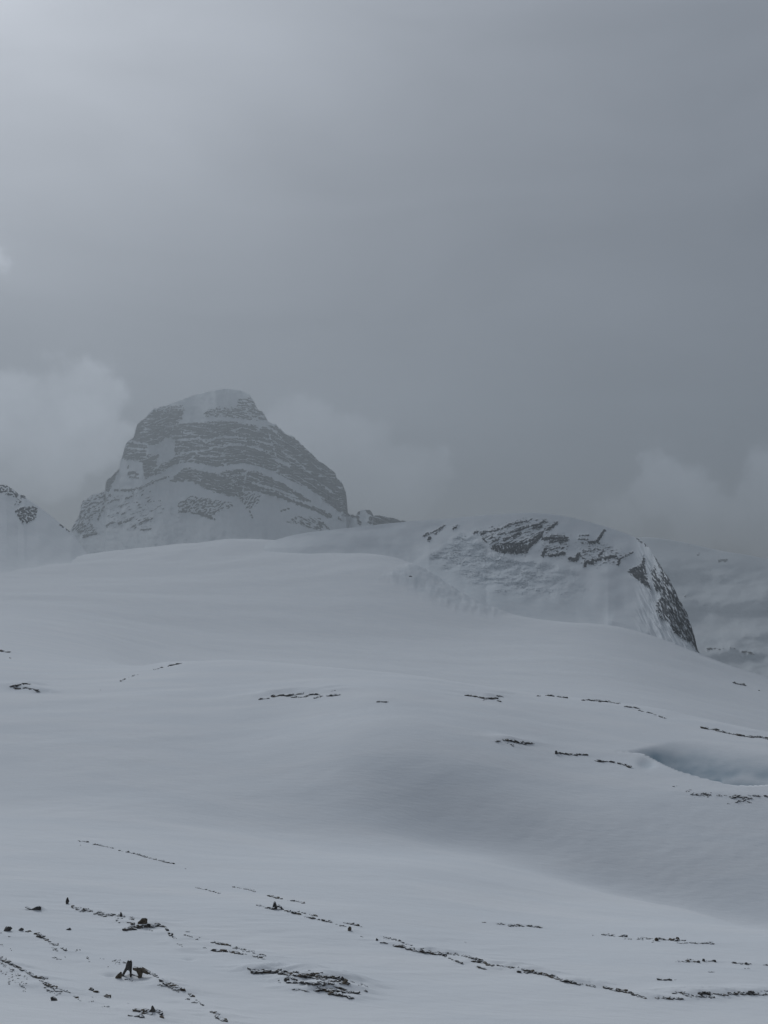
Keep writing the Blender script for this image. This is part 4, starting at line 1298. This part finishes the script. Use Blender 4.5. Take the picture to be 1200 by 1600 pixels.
# thin peeking edge on the left
g = ground_hit(108, 1453)
k = g[1] / F
o = prism('stone', [(-7, -2), (-5, 0.5), (-1, 3), (1, 3.4), (4, 0), (8, -4.5), (7.5, -5.5), (3, -1.2), (0.5, 1.6), (-4, -1), (-7, -3)], k, 4 * k, M_STONE[2], g, 44, 0.0)
tag_stone(o, 'thin tent-shaped stone edge alone between the left stone lines')

# snow-plastered hump
g = ground_hit(59, 1421)
k = g[1] / F
o = prism('stone', [(-19, 4.6), (-9, 1.2), (-4, 4.4), (0, 5.6), (3, 5.4), (5, 4.2), (5, -3), (2, -4), (-3, -4), (-8, -2), (-19, 3.6)], k, 4 * k, M_STONE[2], g, 45, 0.05)
tag_stone(o, 'snow-plastered rock hump with a thin dark rim on the left')

# lone rock on the avalanche debris
u, s = ut(641, 901)
yy = 1262.0
bpy.context.view_layer.update()
dg = bpy.context.evaluated_depsgraph_get()
hit, loc, *_ = SC.ray_cast(dg, Vector((0, 0, 0)), pix_dir(641, 901))
me = rough_stone('stone', 990, 0.5, 0.2, (2.4, 2.0, 1.3), M_STONE[0])
o = bpy.data.objects.new('stone', me)
COL.objects.link(o)
o.location = loc if hit else (float(u) * yy, yy, float(s) * yy)
tag_stone(o, 'lone dark rock resting on the far avalanche debris')

# ------------------------------------------------------------------ haze
bpy.context.view_layer.update()
zmin = min(float(Z.min()), min(min((ob.matrix_world @ v.co).z for v in ob.data.vertices) for ob in (ridge, peak, shoulder, slopes))) - 1.0
zmax = max((v.co).z for v in peak.data.vertices) + 25.0
ext = 5080.0
hv = [(sx * ext, sy * ext, z) for z in (zmin, zmax) for (sx, sy) in ((-1, -1), (1, -1), (1, 1), (-1, 1))]
hf = [(3, 2, 1, 0), (4, 5, 6, 7), (0, 1, 5, 4), (1, 2, 6, 5), (2, 3, 7, 6), (3, 0, 4, 7)]
me = bpy.data.meshes.new('haze')
me.from_pydata(hv, [], hf)
m, T = new_mat('haze')
pv = T.n('ShaderNodeVolumePrincipled')
pv.inputs['Color'].default_value = (0.755, 0.825, 0.875, 1)
pv.inputs['Density'].default_value = 1.9e-4
pv.inputs['Anisotropy'].default_value = 0.32
T.put(T.n('ShaderNodeOutputMaterial').inputs['Volume'], pv.outputs[0])
me.materials.append(m)
haze = bpy.data.objects.new('haze', me)
COL.objects.link(haze)
haze['kind'] = 'stuff'
haze['label'] = 'thin grey snow haze filling the air'
print('haze box', zmin, zmax)
